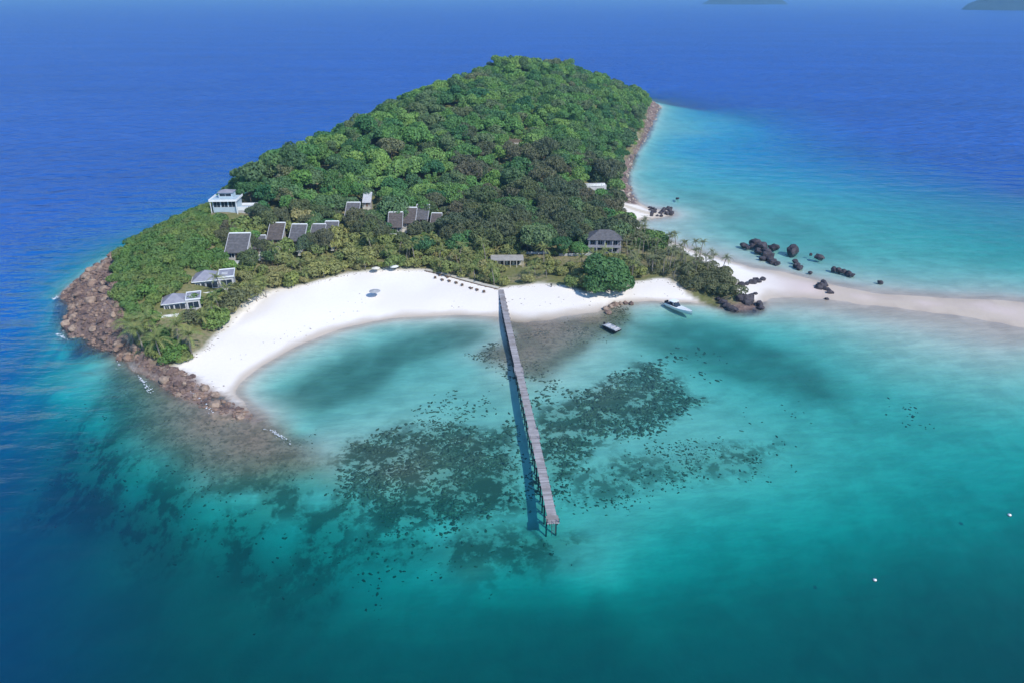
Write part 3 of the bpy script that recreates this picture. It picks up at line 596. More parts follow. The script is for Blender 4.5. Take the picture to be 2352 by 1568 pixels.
def beach_house():
    x, y, z = hit(1388, 588); y += 2; z = float(ground(x, y))+.2
    o = thing('guest_house', 'two-storey house with pale columns and grey hip roof among the right-hand palms', 'house', (x, y, z), -.05)
    MB().box(-6, 0, -1, 6, 7, 6.0).build('wall', M_shaded, o)
    hip(MB(), -6.9, -2.3, 6.9, 7.8, 6.0, 2.8).build('roof', M_roof, o)
    MB().box(-6.4, -2.0, 2.9, 6.4, -.02, 3.1).build('balcony', M_conc, o)
    MB().box(-6.4, -2.05, 3.12, 6.4, -1.97, 3.95).build('balcony_rail', M_shaded, o)
    for k in range(5): MB().box(-6.2+k*3.05, -1.95, -1, -5.95+k*3.05, -1.7, 5.98).build('column', M_conc, o)
    for k in range(4):
        window(o, -5.4+k*2.9, .6, -3.6+k*2.9, 2.3, 0); window(o, -5.4+k*2.9, 3.4, -3.6+k*2.9, 5.3, 0)
    SPOTS.append((x, y+2.5, 5.5)); CLEAR.append((1372, 548, 1404, 572, y))
    x, y, z = hit(1165, 612); z = float(ground(x, y))
    o = thing('garden_pavilion', 'low grey-cream flat-roofed pavilion with dark openings behind the pier head', 'pavilion', (x, y, z), .02)
    MB().box(-5.5, 1.2, -.5, 5.5, 4.4, 2.6).build('wall', M_cream, o)
    MB().box(-6.2, -1.2, 2.6, 6.2, 4.9, 2.85).build('roof', M_weath, o)
    for k in range(6): MB().box(-6.0+k*2.36, -1.1, -.5, -5.8+k*2.36, -.9, 2.58).build('post', M_cream, o)
    for k in range(4): window(o, -5.0+k*2.6, .3, -3.2+k*2.6, 2.2, 1.2, M_wood)
    SPOTS.append((x, y+1.5, 6.0)); CLEAR.append((1140, 592, 1190, 604, y))
    for label, a, b_ in (('low pale garden wall behind the lawn, nearer the pier', (1205, 584), (1264, 584)), ('low pale garden wall in front of the columned house', (1284, 588), (1362, 588))):
        pa, pb = hit(*a), hit(*b_); L_ = math.hypot(pb[0]-pa[0], pb[1]-pa[1])
        o = thing('garden_wall', label, 'wall', ((pa[0]+pb[0])/2, (pa[1]+pb[1])/2, (pa[2]+pb[2])/2), math.atan2(pb[1]-pa[1], pb[0]-pa[0]), 'garden walls')
        MB().box(-L_/2, -.12, -.6, L_/2, .12, .75).build('wall_body', M_conc, o); MB().box(-L_/2-.05, -.18, .75, L_/2+.05, .18, .86).build('coping', M_white, o)
        CLEAR.append((a[0], a[1]-8, b_[0], a[1]+3, pa[1]))
    x, y, z = hit(1186, 345); o = thing('lookout_terrace', 'sandy lookout terrace with low wall in the middle of the forested hill', 'terrace', (x, y, float(ground(x, y))+3.4))
    MB().box(-6, -1.5, -7, 6, 2.4, 0).build('platform', plain('sandy_gravel', (.46, .38, .30), (.36, .30, .24), 1, .9), o)
    MB().box(-6, -1.8, -7, 6, -1.52, .6).build('low_wall', M_cream, o); MB().box(4.6, -1.4, .02, 5.9, -.2, 1.5).build('shelter', M_white, o); MB().box(-4, .8, .02, 2, 2.3, 1.8).build('stone_bank', M_trunk, o)
    SPOTS.append((x, y, 5)); CLEAR.append((1168, 330, 1204, 344, y))
    x, y, z = hit(1366, 438); o = thing('hill_deck', 'white edged curved deck between the forest and the rocky right shore', 'terrace', (x, y, float(ground(x, y))+3.0), .12)
    MB().box(-5.5, -2, -6, 5.5, 3, 0).build('platform', M_conc, o)
    for k in range(7):
        a0 = -.9+k*.26; MB().box(-.95, -.1, -.3, .95, .1, .9, 0, Matrix.Translation((math.sin(a0)*6.2, -2.6-math.cos(a0)*1.8+2.2, 0)) @ Matrix.Rotation(a0*.55, 4, 'Z')).build('parapet', M_white, o)
    SPOTS.append((x, y, 7)); CLEAR.append((1338, 414, 1392, 434, y))
beach_house()

# ------------------------------------------------------------------ planting
Z_bush = [(255,590),(300,545),(400,500),(500,465),(545,490),(530,560),(515,640),(440,660),(350,730),(345,800),(285,800),(272,690)]
Z_gard = [(520,640),(545,615),(760,590),(900,575),(1000,570),(1130,565),(1330,590),(1470,600),(1480,665),(1300,670),(1140,675),(1060,650),(980,632),(800,640),(640,675),(560,725),(500,770),(430,835),(345,815),(350,730),(440,690)]
Z_mid = [(520,540),(560,500),(620,505),(760,505),(900,520),(1000,510),(1080,500),(1130,570),(1000,585),(760,605),(540,630),(515,610)]
Z_casu = [(1080,480),(1200,455),(1330,440),(1405,450),(1412,500),(1390,570),(1290,590),(1150,588),(1000,585),(1010,530)]
Z_palm = [(1440,520),(1490,525),(1580,560),(1690,605),(1660,640),(1540,650),(1440,655),(1420,590)]
Z_tip = [(1560,640),(1610,615),(1690,640),(1720,700),(1640,705),(1580,680)]
Z_lawn = [(1180,625),(1290,615),(1350,640),(1330,668),(1190,668),(1150,650)]
def free(x, y, r, skip=()):
    return all((x-a)**2+(y-b)**2 > (q+r*.45)**2 for a, b, q in SPOTS)
def sight(x, y, ztop, r):
    px, py = proj(x, y, ztop); dpx = F*r/max(20, y)
    for x0, y0, x1, y1, Y in CLEAR:
        if y < Y+1 and x0-dpx*.45 < px < x1+dpx*.45 and y0-dpx*.2 < py < y1+dpx*.55: return False
    return True
def jitter(sp, ji=.8):
    xs = np.arange(-165, 175, sp); ys = np.arange(195, 760, sp); X, Y = np.meshgrid(xs, ys)
    X = X + (np.arange(len(ys)) % 2)[:, None]*sp*.5
    X = X+rng.uniform(-.5, .5, X.shape)*sp*ji; Y = Y+rng.uniform(-.5, .5, Y.shape)*sp*ji
    X, Y = X.ravel(), Y.ravel(); k = (fieldat(MK['veg'], X, Y) > .55) & (ground(X, Y) > .9); return X[k], Y[k]
def size_word(s, a, b): return 'small' if s < a else ('large' if s > b else 'middling')
def hill_place(px, py):
    if px < 640: return 'just behind the white cliff house'
    if px < 800: return 'on the slope above the left bungalows'
    if px < 960: return 'above the lone upper bungalow' if py > 400 else 'along the seaward ridge'
    if px < 1120: return 'above the three close bungalows' if py > 400 else 'on the upper hill left of the lookout'
    if px < 1260: return 'just below the lookout terrace' if py > 345 else 'on the summit behind the lookout'
    if px < 1345: return 'between the lookout and the white-edged deck'
    return 'by the white-edged deck' if py > 395 else 'along the rocky right shore'
def bush_place(px, py):
    if py < 520: return 'below the white cliff house'
    if px < 320: return 'at the rocky seaward edge' if py < 690 else 'above the left palms'
    if py < 590: return 'along the seaward crest'
    return 'left of the upper villa' if py < 660 else 'behind the lower villa'
def shrub_place(px):
    for lim, w in ((470, 'below the lower villa'), (600, 'right of the upper villa'), (720, 'below the left bungalows'), (880, 'below the half-hidden grey bungalow'), (1010, 'above the cream parasols'), (1125, 'above the sun loungers'), (1215, 'round the cream pavilion'), (1320, 'on the lawn right of the pier')):
        if px < lim: return w
    return 'beside the big round tree'
hill_pts = []
X, Y = jitter(6.6, .95); Z = ground(X, Y); PX, PY = proj(X, Y, Z)
zb, zg, zm, zc, zp, zt = [inpoly(PX, PY, q) for q in (Z_bush, Z_gard, Z_mid, Z_casu, Z_palm, Z_tip)]
for i in range(len(X)):
    if zb[i] or zg[i] or zm[i] or zc[i] or zp[i] or zt[i]: continue
    if Z[i] < 2.2: continue
    s = random.choice([random.uniform(.6, .9), random.uniform(.75, 1.05), random.uniform(.95, 1.22)]) * (.8 if fieldat(MK['rock'], X[i], Y[i]) > .2 else 1)
    if PX[i] < 560: s *= .75
    if not free(X[i], Y[i], 3.2*s) or not sight(X[i], Y[i], Z[i]+5*s, 4*s): continue
    hill_pts.append((X[i], Y[i], s))
hill_pts.sort(key=lambda p: math.hypot(p[0], p[1]))
for x, y, s in hill_pts[:300]:
    qx, qy = proj(x, y, ground(x, y)+4); plant('forest_tree', f'{size_word(s, .82, 1.05)} round-crowned green forest tree {hill_place(qx, qy)}', 'tree', K_casu if (qx > 980 and random.random() < .3) else K_hill, x, y, s, 'hillside forest trees', sz=s*random.uniform(.85, 1.15))
# the farther forest: one mass of the same crowns
rest = hill_pts[300:]
def scatter_stuff(name, pts, meshes, label, cat):
    src = [next(o for o in COL.objects if o.type == 'MESH' and o.data == m) for m in meshes]
    me = bpy.data.meshes.new(name); me.from_pydata([(x, y, float(ground(x, y))) for x, y, s in pts], [], [])
    a = me.attributes.new('sc', 'FLOAT', 'POINT'); a.data.foreach_set('value', np.array([p[2] for p in pts], np.float32))
    ng = bpy.data.node_groups.new(name, 'GeometryNodeTree'); ng.interface.new_socket('Geometry', in_out='INPUT', socket_type='NodeSocketGeometry'); ng.interface.new_socket('Geometry', in_out='OUTPUT', socket_type='NodeSocketGeometry')
    nn = ng.nodes; gi = nn.new('NodeGroupInput'); go = nn.new('NodeGroupOutput'); ip = nn.new('GeometryNodeInstanceOnPoints'); gti = nn.new('GeometryNodeGeometryToInstance')
    for o in src:
        oi = nn.new('GeometryNodeObjectInfo'); oi.inputs['Object'].default_value = o; oi.transform_space = 'ORIGINAL'; oi.inputs['As Instance'].default_value = False
        g2 = nn.new('GeometryNodeGeometryToInstance'); ng.links.new(oi.outputs['Geometry'], g2.inputs[0]); ng.links.new(g2.outputs[0], gti.inputs[0])
    jn = nn.new('GeometryNodeJoinGeometry')
    for l in list(gti.inputs[0].links): ng.links.new(l.from_socket, jn.inputs[0])
    nn.remove(gti)
    ng.links.new(gi.outputs[0], ip.inputs['Points']); ng.links.new(jn.outputs[0], ip.inputs['Instance']); ip.inputs['Pick Instance'].default_value = True
    rv = nn.new('FunctionNodeRandomValue'); rv.data_type = 'INT'; rv.inputs[4].default_value = 0; rv.inputs[5].default_value = len(src)-1; ng.links.new(rv.outputs[2], ip.inputs['Instance Index'])
    rr = nn.new('FunctionNodeRandomValue'); rr.data_type = 'FLOAT_VECTOR'; rr.inputs[0].default_value = (0, 0, 0); rr.inputs[1].default_value = (.12, .12, 6.283); ng.links.new(rr.outputs[0], ip.inputs['Rotation'])
    na = nn.new('GeometryNodeInputNamedAttribute'); na.data_type = 'FLOAT'; na.inputs[0].default_value = 'sc'; ng.links.new(na.outputs[0], ip.inputs['Scale'])
    ng.links.new(ip.outputs[0], go.inputs[0])
    o = link(name, me); md = o.modifiers.new('scatter', 'NODES'); md.node_group = ng
    return tag(o, label, cat, kind='stuff')
scatter_stuff('far_forest', rest, [k[0] for k in K_hill], 'dense green forest covering the far upper hill', 'forest')
# bright bushes on the headland
X, Y = jitter(3.5); Z = ground(X, Y); PX, PY = proj(X, Y, Z); zb = inpoly(PX, PY, Z_bush); c = 0
bl = []
for i in np.where(zb)[0]:
    s = random.uniform(.6, 1.05)
    if free(X[i], Y[i], 2.0*s) and sight(X[i], Y[i], Z[i]+2*s, 2.6*s): bl.append((X[i], Y[i], s))
bl.sort(key=lambda p: math.hypot(p[0], p[1]))
for x, y, s in bl[:300]: qx, qy = proj(x, y, ground(x, y)); plant('bush', f'{size_word(s, .75, .92)} bright green thicket bush {bush_place(qx, qy)} on the left headland', 'bush', K_bush, x, y, s, 'headland thicket bushes', sz=s*random.uniform(.7, 1.1))
# mid slope trees around the bungalows, casuarinas, garden shrubs
X, Y = jitter(5.4); Z = ground(X, Y); PX, PY = proj(X, Y, Z); zm = inpoly(PX, PY, Z_mid); zc = inpoly(PX, PY, Z_casu)
for i in range(len(X)):
    if zc[i]:
        s = random.uniform(.65, 1.15)
        if random.random() < .85 and free(X[i], Y[i], 3.0*s) and sight(X[i], Y[i], Z[i]+7*s, 4.6*s):
            w = 'left of the pavilion' if PX[i] < 1130 else 'behind the pavilion' if PX[i] < 1230 else 'behind the garden walls' if PX[i] < 1340 else 'behind the columned house'
            plant('grove_tree', f'{size_word(s, .78, 1.0)} grey-green feathery tree in the grove {w}', 'tree', K_casu if random.random() < .68 else K_hill, X[i], Y[i], s, 'grey-green grove trees', sz=s*random.uniform(.8, 1.15))
X, Y = jitter(4.6); Z = ground(X, Y); PX, PY = proj(X, Y, Z); zm = inpoly(PX, PY, Z_mid); zc = inpoly(PX, PY, Z_casu)
for i in range(len(X)):
    if zm[i] and not zc[i]:
        kk = random.choice([K_oliv, K_oliv, K_casu, K_hill]); s = random.uniform(.9, 1.6) if kk is K_oliv else random.uniform(.5, .8)
        if free(X[i], Y[i], 2.0*s) and (sight(X[i], Y[i], Z[i]+3*s, 2.2*s) or random.random() < .3):
            w = 'by the largest dark-roofed bungalow' if PX[i] < 600 else 'between the brown-roofed bungalows' if PX[i] < 700 else 'by the half-hidden bungalow' if PX[i] < 790 else 'by the lone upper bungalow' if PX[i] < 880 else 'round the three close bungalows'
            plant('slope_tree', f'{size_word(s, .7, 1.2)} olive tree standing {w} on the lower slope', 'tree', kk, X[i], Y[i], s, 'trees between the bungalows')
X, Y = jitter(3.4); Z = ground(X, Y); PX, PY = proj(X, Y, Z); zg = inpoly(PX, PY, Z_gard); zt = inpoly(PX, PY, Z_tip); zl = inpoly(PX, PY, Z_lawn)
for i in range(len(X)):
    if zl[i] and random.random() < .75: continue
    if zg[i]:
        s = random.choice([random.uniform(.5, .9), random.uniform(.6, 1.35)])
        if random.random() < .9 and free(X[i], Y[i], 1.6*s) and sight(X[i], Y[i], Z[i]+2.5*s, 2.0*s):
            if random.random() < .2:
                hp = random.choice(list(PT)); palm(f"{'tall' if hp[0] > 7 else 'stocky' if hp[0] < 5 else 'middling'} yellow-green garden palm {shrub_place(PX[i])}", X[i], Y[i], random.uniform(.8, 1.1), hp, FR_a, 'garden belt palms', 13)
            else: plant('garden_shrub', f'{size_word(s, .65, .95)} olive shrub in the garden belt {shrub_place(PX[i])}', 'shrub', K_oliv, X[i], Y[i], s, 'garden belt shrubs')
    elif zt[i] and random.random() < .7:
        plant('tip_shrub', 'grey-green windswept shrub on the sandy right-hand tip', 'shrub', K_tip, X[i], Y[i], random.uniform(.6, 1.05), 'shrubs on the right-hand tip')
for px, py, s in ((385, 800, .9), (405, 818, 1.0), (392, 826, .8), (360, 812, .8), (345, 800, .7), (425, 822, .7), (375, 775, .9)):
    x, y, z = hit(px, py); plant('palm_thicket_bush', 'dark green bush growing beneath the palms at the left beach end', 'bush', K_bush, x, y, s, 'bushes beneath the left palms')
for px, py, kk, s, w in ((563,606,K_casu,.5,'between the two leftmost bungalows'),(578,588,K_casu,.58,'overlapping the second bungalow from the left'),(610,592,K_casu,.5,'right of the second bungalow from the left'),(656,588,K_oliv,1.5,'between the two cream-porched bungalows'),(704,588,K_casu,.6,'right of the white-ridged bungalow'),(722,580,K_casu,.55,'in front of the half-hidden bungalow'),(750,585,K_casu,.66,'at the right end of the left bungalow row'),(772,574,K_oliv,1.6,'between the left row and the lone bungalow'),(832,552,K_casu,.62,'right of the lone upper bungalow'),(862,566,K_casu,.72,'left of the three close bungalows'),(884,570,K_oliv,1.5,'just left of the stepped white porch'),(926,572,K_casu,.5,'before the middle of the three close bungalows'),(956,562,K_casu,.6,'before the shaded right-hand bungalow'),(985,556,K_casu,.7,'right of the three close bungalows'),(556,546,K_oliv,1.7,'above the largest dark roof'),(598,536,K_oliv,1.6,'above the second bungalow'),(648,528,K_casu,.6,'above the cream-porched bungalows'),(700,528,K_oliv,1.7,'above the white-ridged bungalow'),
                         (545,702,K_tip,1.3,'on the beach side of the upper villa'),(562,690,K_tip,1.4,'at the beach corner below the upper villa'),(528,716,K_tip,1.0,'between the upper villa and the sand'),(452,706,K_bush,.9,'between the two grey villas'),(352,742,K_bush,.9,'left of the lower villa terrace'),(505,690,K_bush,.8,'against the front wall of the upper villa'),(438,742,K_tip,.9,'before the wing of the lower villa')):
    x, y, z = hit(px, py); plant('screening_tree', f'bushy tree {w}', 'tree', kk, x, y, s, 'trees screening the buildings', sz=s*random.uniform(1.0, 1.3))
def at(px, py): x, y, z = hit(px, py); return x, y
x, y = at(1385, 664); plant('beach_tree', 'big round deep green tree overhanging the white beach right of the pier', 'tree', K_round, x, y, 1.16)
x, y = at(492, 742); plant('beach_bush', 'round bright green bush between the lower villa and the white beach', 'bush', K_bush, x, y, 1.35)
x, y = at(1470, 575); plant('shore_tree', 'dense green tree at the right edge of the palms facing the far lagoon', 'tree', K_bush, x+4, y+6, 2.1)
x, y = at(1500, 580); plant('shore_tree', 'rounded green tree beside the palm grove nearest the far lagoon', 'tree', K_bush, x, y+4, 1.9)
for i, (px, py, lab) in enumerate(((440, 812, 'large palm tree with drooping fronds at the left end of the white beach'), (412, 795, 'palm tree between the lower villa terrace and the left beach end'), (330, 805, 'pale palm tree on the rocky edge of the left headland'), (352, 778, 'yellowish palm tree below the bright thicket on the headland'), (372, 830, 'short palm tree just above the rocky ledge'), (308, 790, 'palm tree nearest the pinkish headland rocks'))):
    x, y = at(px, py); palm(lab, x, y, random.uniform(1.3, 1.55), (4.2, .4), nfr=18)
X, Y = jitter(4.4, .9); Z = ground(X, Y); PX, PY = proj(X, Y, Z); zp = inpoly(PX, PY, Z_palm)
for i in np.where(zp)[0]:
    if free(X[i], Y[i], 1.5) and sight(X[i], Y[i], Z[i]+6, 2.5):
        hp = random.choice(list(PT)); palm(f"{'tall' if hp[0] > 7 else 'short' if hp[0] < 5 else 'middling'} slim grey-green palm {'beside the columned house' if PX[i] < 1480 else 'facing the far lagoon' if PY[i] < 590 else 'above the right-hand beach' if PX[i] < 1570 else 'behind the tip shrubs'}", X[i], Y[i], random.uniform(.75, 1.1), hp, FR_g, 'palms on the right-hand point', 12)
    if random.random() < .5: plant('undergrowth_shrub', 'low grey-green shrub under the palms on the right-hand point', 'shrub', K_tip, X[i]+1.5, Y[i]+1.2, random.uniform(.4, .75), 'undergrowth beneath the palms')
for k, (px, py) in enumerate(((590, 700), (612, 690), (660, 664), (700, 655), (745, 645), (840, 628), (905, 620), (1010, 630), (1090, 650), (1215, 648), (1255, 645), (1420, 655), (1075, 610), (870, 600), (940, 598))):
    x, y = at(px, py-6); palm('young palm tree with yellow-green fronds behind the top of the beach', x, y, random.uniform(.75, 1.0), (4.2, .4), FR_a, 'young palms behind the beach', 13)

# ------------------------------------------------------------------ rocks and coral
def rock_mesh(name, mat, seed, sub=2, flat=.75):
    bm = bmesh.new(); bmesh.ops.create_icosphere(bm, subdivisions=sub, radius=1.0)
    off = Vector((seed*7.3, seed*3.1, seed*1.7))
    for v in bm.verts:
        k = 1 + .42*mnoise.noise(v.co*1.1+off) + .22*mnoise.noise(v.co*2.6+off)
        v.co = Vector((v.co.x*k, v.co.y*k*.85, v.co.z*k*flat))
    me = bpy.data.meshes.new(name); bm.to_mesh(me); bm.free(); me.materials.append(mat); return me
M_rockp = plain('pink_brown_rock', (.29, .20, .15), (.10, .07, .068), .33, .9, .15, .6, world=True)
M_rockb = plain('tan_rock', (.36, .27, .21), (.19, .14, .11), 1.0, .9, .15, .6)
M_rockd = plain('dark_wet_rock', (.080, .070, .078), (.030, .027, .034), 1.0, .8, .25, .6)
M_rockw = plain('pale_shore_rock', (.50, .43, .35), (.30, .25, .21), 1.0, .9, .15, .6)
RK = {'p': [rock_mesh('pink_rock', M_rockp, i) for i in range(4)] + [rock_mesh('tan_rock', M_rockb, i+9) for i in range(3)],
      'd': [rock_mesh('dark_rock', M_rockd, i+20) for i in range(5)], 'w': [rock_mesh('pale_rock', M_rockw, i+40) for i in range(4)] + [rock_mesh('tan_shore_rock', M_rockb, 50)]}
def boulder(label, k, x, y, r, group=None, dz=.25, cat='rock', z=None, nm='boulder'):
    g = float(ground(x, y)) if z is None else z
    o = link(nm, random.choice(RK[k]), None, (x, y, g+r*dz), (random.uniform(-.3, .3), random.uniform(-.3, .3), random.uniform(0, 6.28)), (r*random.uniform(.85, 1.2), r*random.uniform(.85, 1.2), r*random.uniform(.8, 1.1)))
    return tag(o, label, cat, group)
def bspot(label, k, lst, group):
    for px, py, r in lst:
        x, y, z = hit(px, py, sea=True); boulder(label, k, x, y, r, group, z=max(z, float(ground(x, y)), -.6))
bspot('dark boulder in the big pile on the far side of the sand spit', 'd', [(1709,566,1.7),(1718,571,1.1),(1734,560,2.4),(1728,568,1.6),(1748,570,2.7),(1758,582,2.4),(1764,590,2.2),(1742,580,1.8),(1775,604,1.6),(1785,608,1.3),(1752,596,1.5),(1768,598,1.5)], 'dark boulder pile beyond the spit')
bspot('tall dark boulder standing in the shallows just right of the big pile', 'd', [(1776,572,2.1)], None)
bspot('largest round dark boulder in the shallows behind the sand spit', 'd', [(1819,580,3.1)], None)
bspot('dark boulder at the far water edge of the spit below the largest round one', 'd', [(1829,612,1.7),(1836,617,1.5),(1826,603,1.2),(1860,628,.9)], 'boulders at the far edge of the spit')
bspot('lone dark boulder far out in the shallows behind the spit', 'd', [(1881,594,2.0)], None)
bspot('dark rock in the low row awash along the far edge of the spit', 'd', [(1916,621,1.4),(1926,624,1.5),(1938,627,1.4),(1950,631,1.5),(1957,634,1.0),(1862,586,.8),(2021,650,1.0)], 'low row of rocks awash behind the spit')
bspot('dark boulder in the small group alone in the middle of the sand spit', 'd', [(1886,660,1.9),(1893,655,1.7),(1880,663,1.4),(1900,667,1.2),(1907,674,1.3),(1899,688,.8)], 'boulders in the middle of the spit')
bspot('dark boulder at the shrubby right-hand tip of the island', 'd', [(1728,651,1.6),(1738,648,1.5),(1752,644,1.2),(1704,655,1.4),(1715,654,1.0),(1700,688,2.0),(1712,692,2.3),(1722,690,2.2),(1718,698,1.7),(1744,702,1.6),(1747,709,1.2),(1678,712,1.6),(1686,713,1.3),(1660,697,1.5),(1668,704,1.4),(1650,690,1.2),(1735,676,.9)], 'boulders round the right-hand tip')
bspot('dark rock in the scatter at the end of the sandy track on the far shore', 'd', [(random.uniform(1492, 1548), random.uniform(478, 498), random.uniform(.7, 1.5)) for _ in range(26)], 'rocks at the end of the far shore track')
bspot('long dark rock awash in the far lagoon', 'd', [(1556,458,1.2)], None)
COL.objects[-1].scale = (3.2, 1.0, .6)
bspot('brown boulder on the wet sand below the round tree', 'p', [(1392,712,1.3),(1402,706,1.2),(1412,702,1.4),(1425,700,1.1),(1437,698,1.0),(1397,720,1.0),(1450,699,.9)], 'brown rocks below the round tree')
# headland and right shore rubble
def rubble(poly, n_ind, n_stuff, k, label, group, nm, stuffname, stufflabel, mat, smin, smax):
    xs = [p[0] for p in poly]; ys = [p[1] for p in poly]; pts = []
    while len(pts) < n_ind+n_stuff:
        x = rng.uniform(min(xs), max(xs), 4000); y = rng.uniform(min(ys), max(ys), 4000)
        g = ground(x, y); m = (fieldat(MK['rock'], x, y) > .6) & inpoly(x, y, poly) & (g > -.5)
        pts += list(zip(x[m], y[m]))
    pts = pts[:n_ind+n_stuff]
    for x, y in pts[:n_ind]:
        r = smin+(smax-smin)*random.random()**3.2; qx, qy = proj(x, y, ground(x, y))
        if k == 'p': w = 'at the outermost left point' if qx < 190 else 'on the upper rocks beside the thicket' if qy < 690 else 'below the left palms' if qx < 390 else 'on the ledge beside the white sand' if qx < 520 else 'at the tail end of the ledge'
        else: w = 'below the white-edged deck' if qy > 390 else 'along the middle of the far right shore' if qy > 300 else 'at the far end of the right shore'
        boulder(f'{size_word(r, smin*1.4, smax*.6)} {label} {w}', k, x, y, r, group, .15, nm=nm)
    base = RK[k][0]; co = []; fs = []; bm = bmesh.new(); bmesh.ops.create_icosphere(bm, subdivisions=1, radius=1)
    v0 = np.array([v.co[:] for v in bm.verts]); f0 = [tuple(v.index for v in f.verts) for f in bm.faces]; bm.free()
    for x, y in pts[n_ind:]:
        r = .16+.62*random.random()**2.5; b = len(co); g = float(ground(x, y)); jit = rng.uniform(.7, 1.25, (len(v0), 1))
        co += [tuple(p) for p in v0*jit*np.array([r*random.uniform(.8, 1.3), r, r*.7])+np.array([x, y, g+.08])]; fs += [tuple(b+i for i in f) for f in f0]
    me = bpy.data.meshes.new(stuffname); me.from_pydata(co, [], fs); me.materials.append(mat); tag(link(stuffname, me), stufflabel, 'rocks', kind='stuff')
rubble(rockL, 240, 2600, 'p', 'purplish brown boulder', 'left headland boulders', 'headland_rock', 'headland_rubble', 'loose pinkish rubble covering the left headland and ledge', M_rockp, .5, 1.9)
rubble(rockR, 130, 450, 'w', 'pale boulder', 'right shore boulders', 'shore_rock', 'shore_rubble', 'loose pale rubble along the far right shore', M_rockw, .4, 1.6)
# coral heads on the reefs: too many to count
M_coral = plain('dark_coral', (.19, .175, .12), (.09, .09, .063), .5, .95, .05, world=True)
def coral():
    cnt = 0; co = []; fs = []
    bm = bmesh.new(); bmesh.ops.create_icosphere(bm, subdivisions=1, radius=1); v0 = np.array([v.co[:] for v in bm.verts]); f0 = [tuple(v.index for v in f.verts) for f in bm.faces]; bm.free()
    zones = [(reef1, 3200, .14, .55), (reef2, 2800, .14, .60), (reef3, 700, .12, .40), (reef4, 500, .12, .40), (flatL, 300, .12, .3), (W2([(2000,935),(2060,920),(2160,925),(2110,962),(2060,965)], -3), 25, .2, .45), (W2([(960,940),(1080,900),(1150,960),(1050,985)], -1.6), 160, .2, .5), (W2([(1640,960),(1840,900),(1900,960),(1750,1000)], -2), 16, .2, .4), (W2([(1095,815),(1130,800),(1150,850),(1200,845),(1260,850),(1245,880),(1130,875)], -.6), 300, .2, .55), (W2([(1200,775),(1300,750),(1400,725),(1440,705),(1390,760),(1290,785)], 0), 500, .15, .45), (W2([(1560,780),(1660,790),(1640,870),(1450,860)], -2), 70, .25, .7)]
    lane = W2([(1305,947),(1350,935),(1420,922),(1490,905)], -1.5)
    for poly, n_, r0, r1 in zones:
        xs = [p[0] for p in poly]; ys = [p[1] for p in poly]; k = 0; tries = 0
        while k < n_ and tries < 60:
            tries += 1
            x = rng.uniform(min(xs)-4, max(xs)+4, 800); y = rng.uniform(min(ys)-4, max(ys)+4, 800)
            s_ = sdf(x, y, poly); m = (s_ + vnoise(x, y, 6, 8)*10 > rng.uniform(-3, 4, 800)) & (vnoise(x, y, 7, 9) + vnoise(x, y, 3, 10)*.7 > rng.uniform(-.35, .3, 800)) & (ground(x, y) < -.02) & (segdist(x, y, lane, False) > 1.0)
            for a, b_ in zip(x[m], y[m]):
                if k >= n_: break
                k += 1; r = r0+(r1-r0)*random.random()**2; b = len(co); g = float(ground(a, b_)); h_ = min(.4*r, max(.05, -g*.6))
                jit = rng.uniform(.65, 1.3, (len(v0), 1)); c_, s2 = math.cos(k), math.sin(k); p = v0*jit*np.array([r*random.uniform(.9, 1.9), r*.8, h_])
                p = np.stack([p[:, 0]*c_-p[:, 1]*s2, p[:, 0]*s2+p[:, 1]*c_, p[:, 2]], 1)+np.array([a, b_, g])
                co += [tuple(q) for q in p]; fs += [tuple(b+i for i in f) for f in f0]
    me = bpy.data.meshes.new('coral_reef'); me.from_pydata(co, [], fs); me.materials.append(M_coral); me.shade_smooth()
    tag(link('coral_reef', me), 'dark coral heads scattered over the shallow reefs round the pier', 'coral', kind='stuff')
coral()

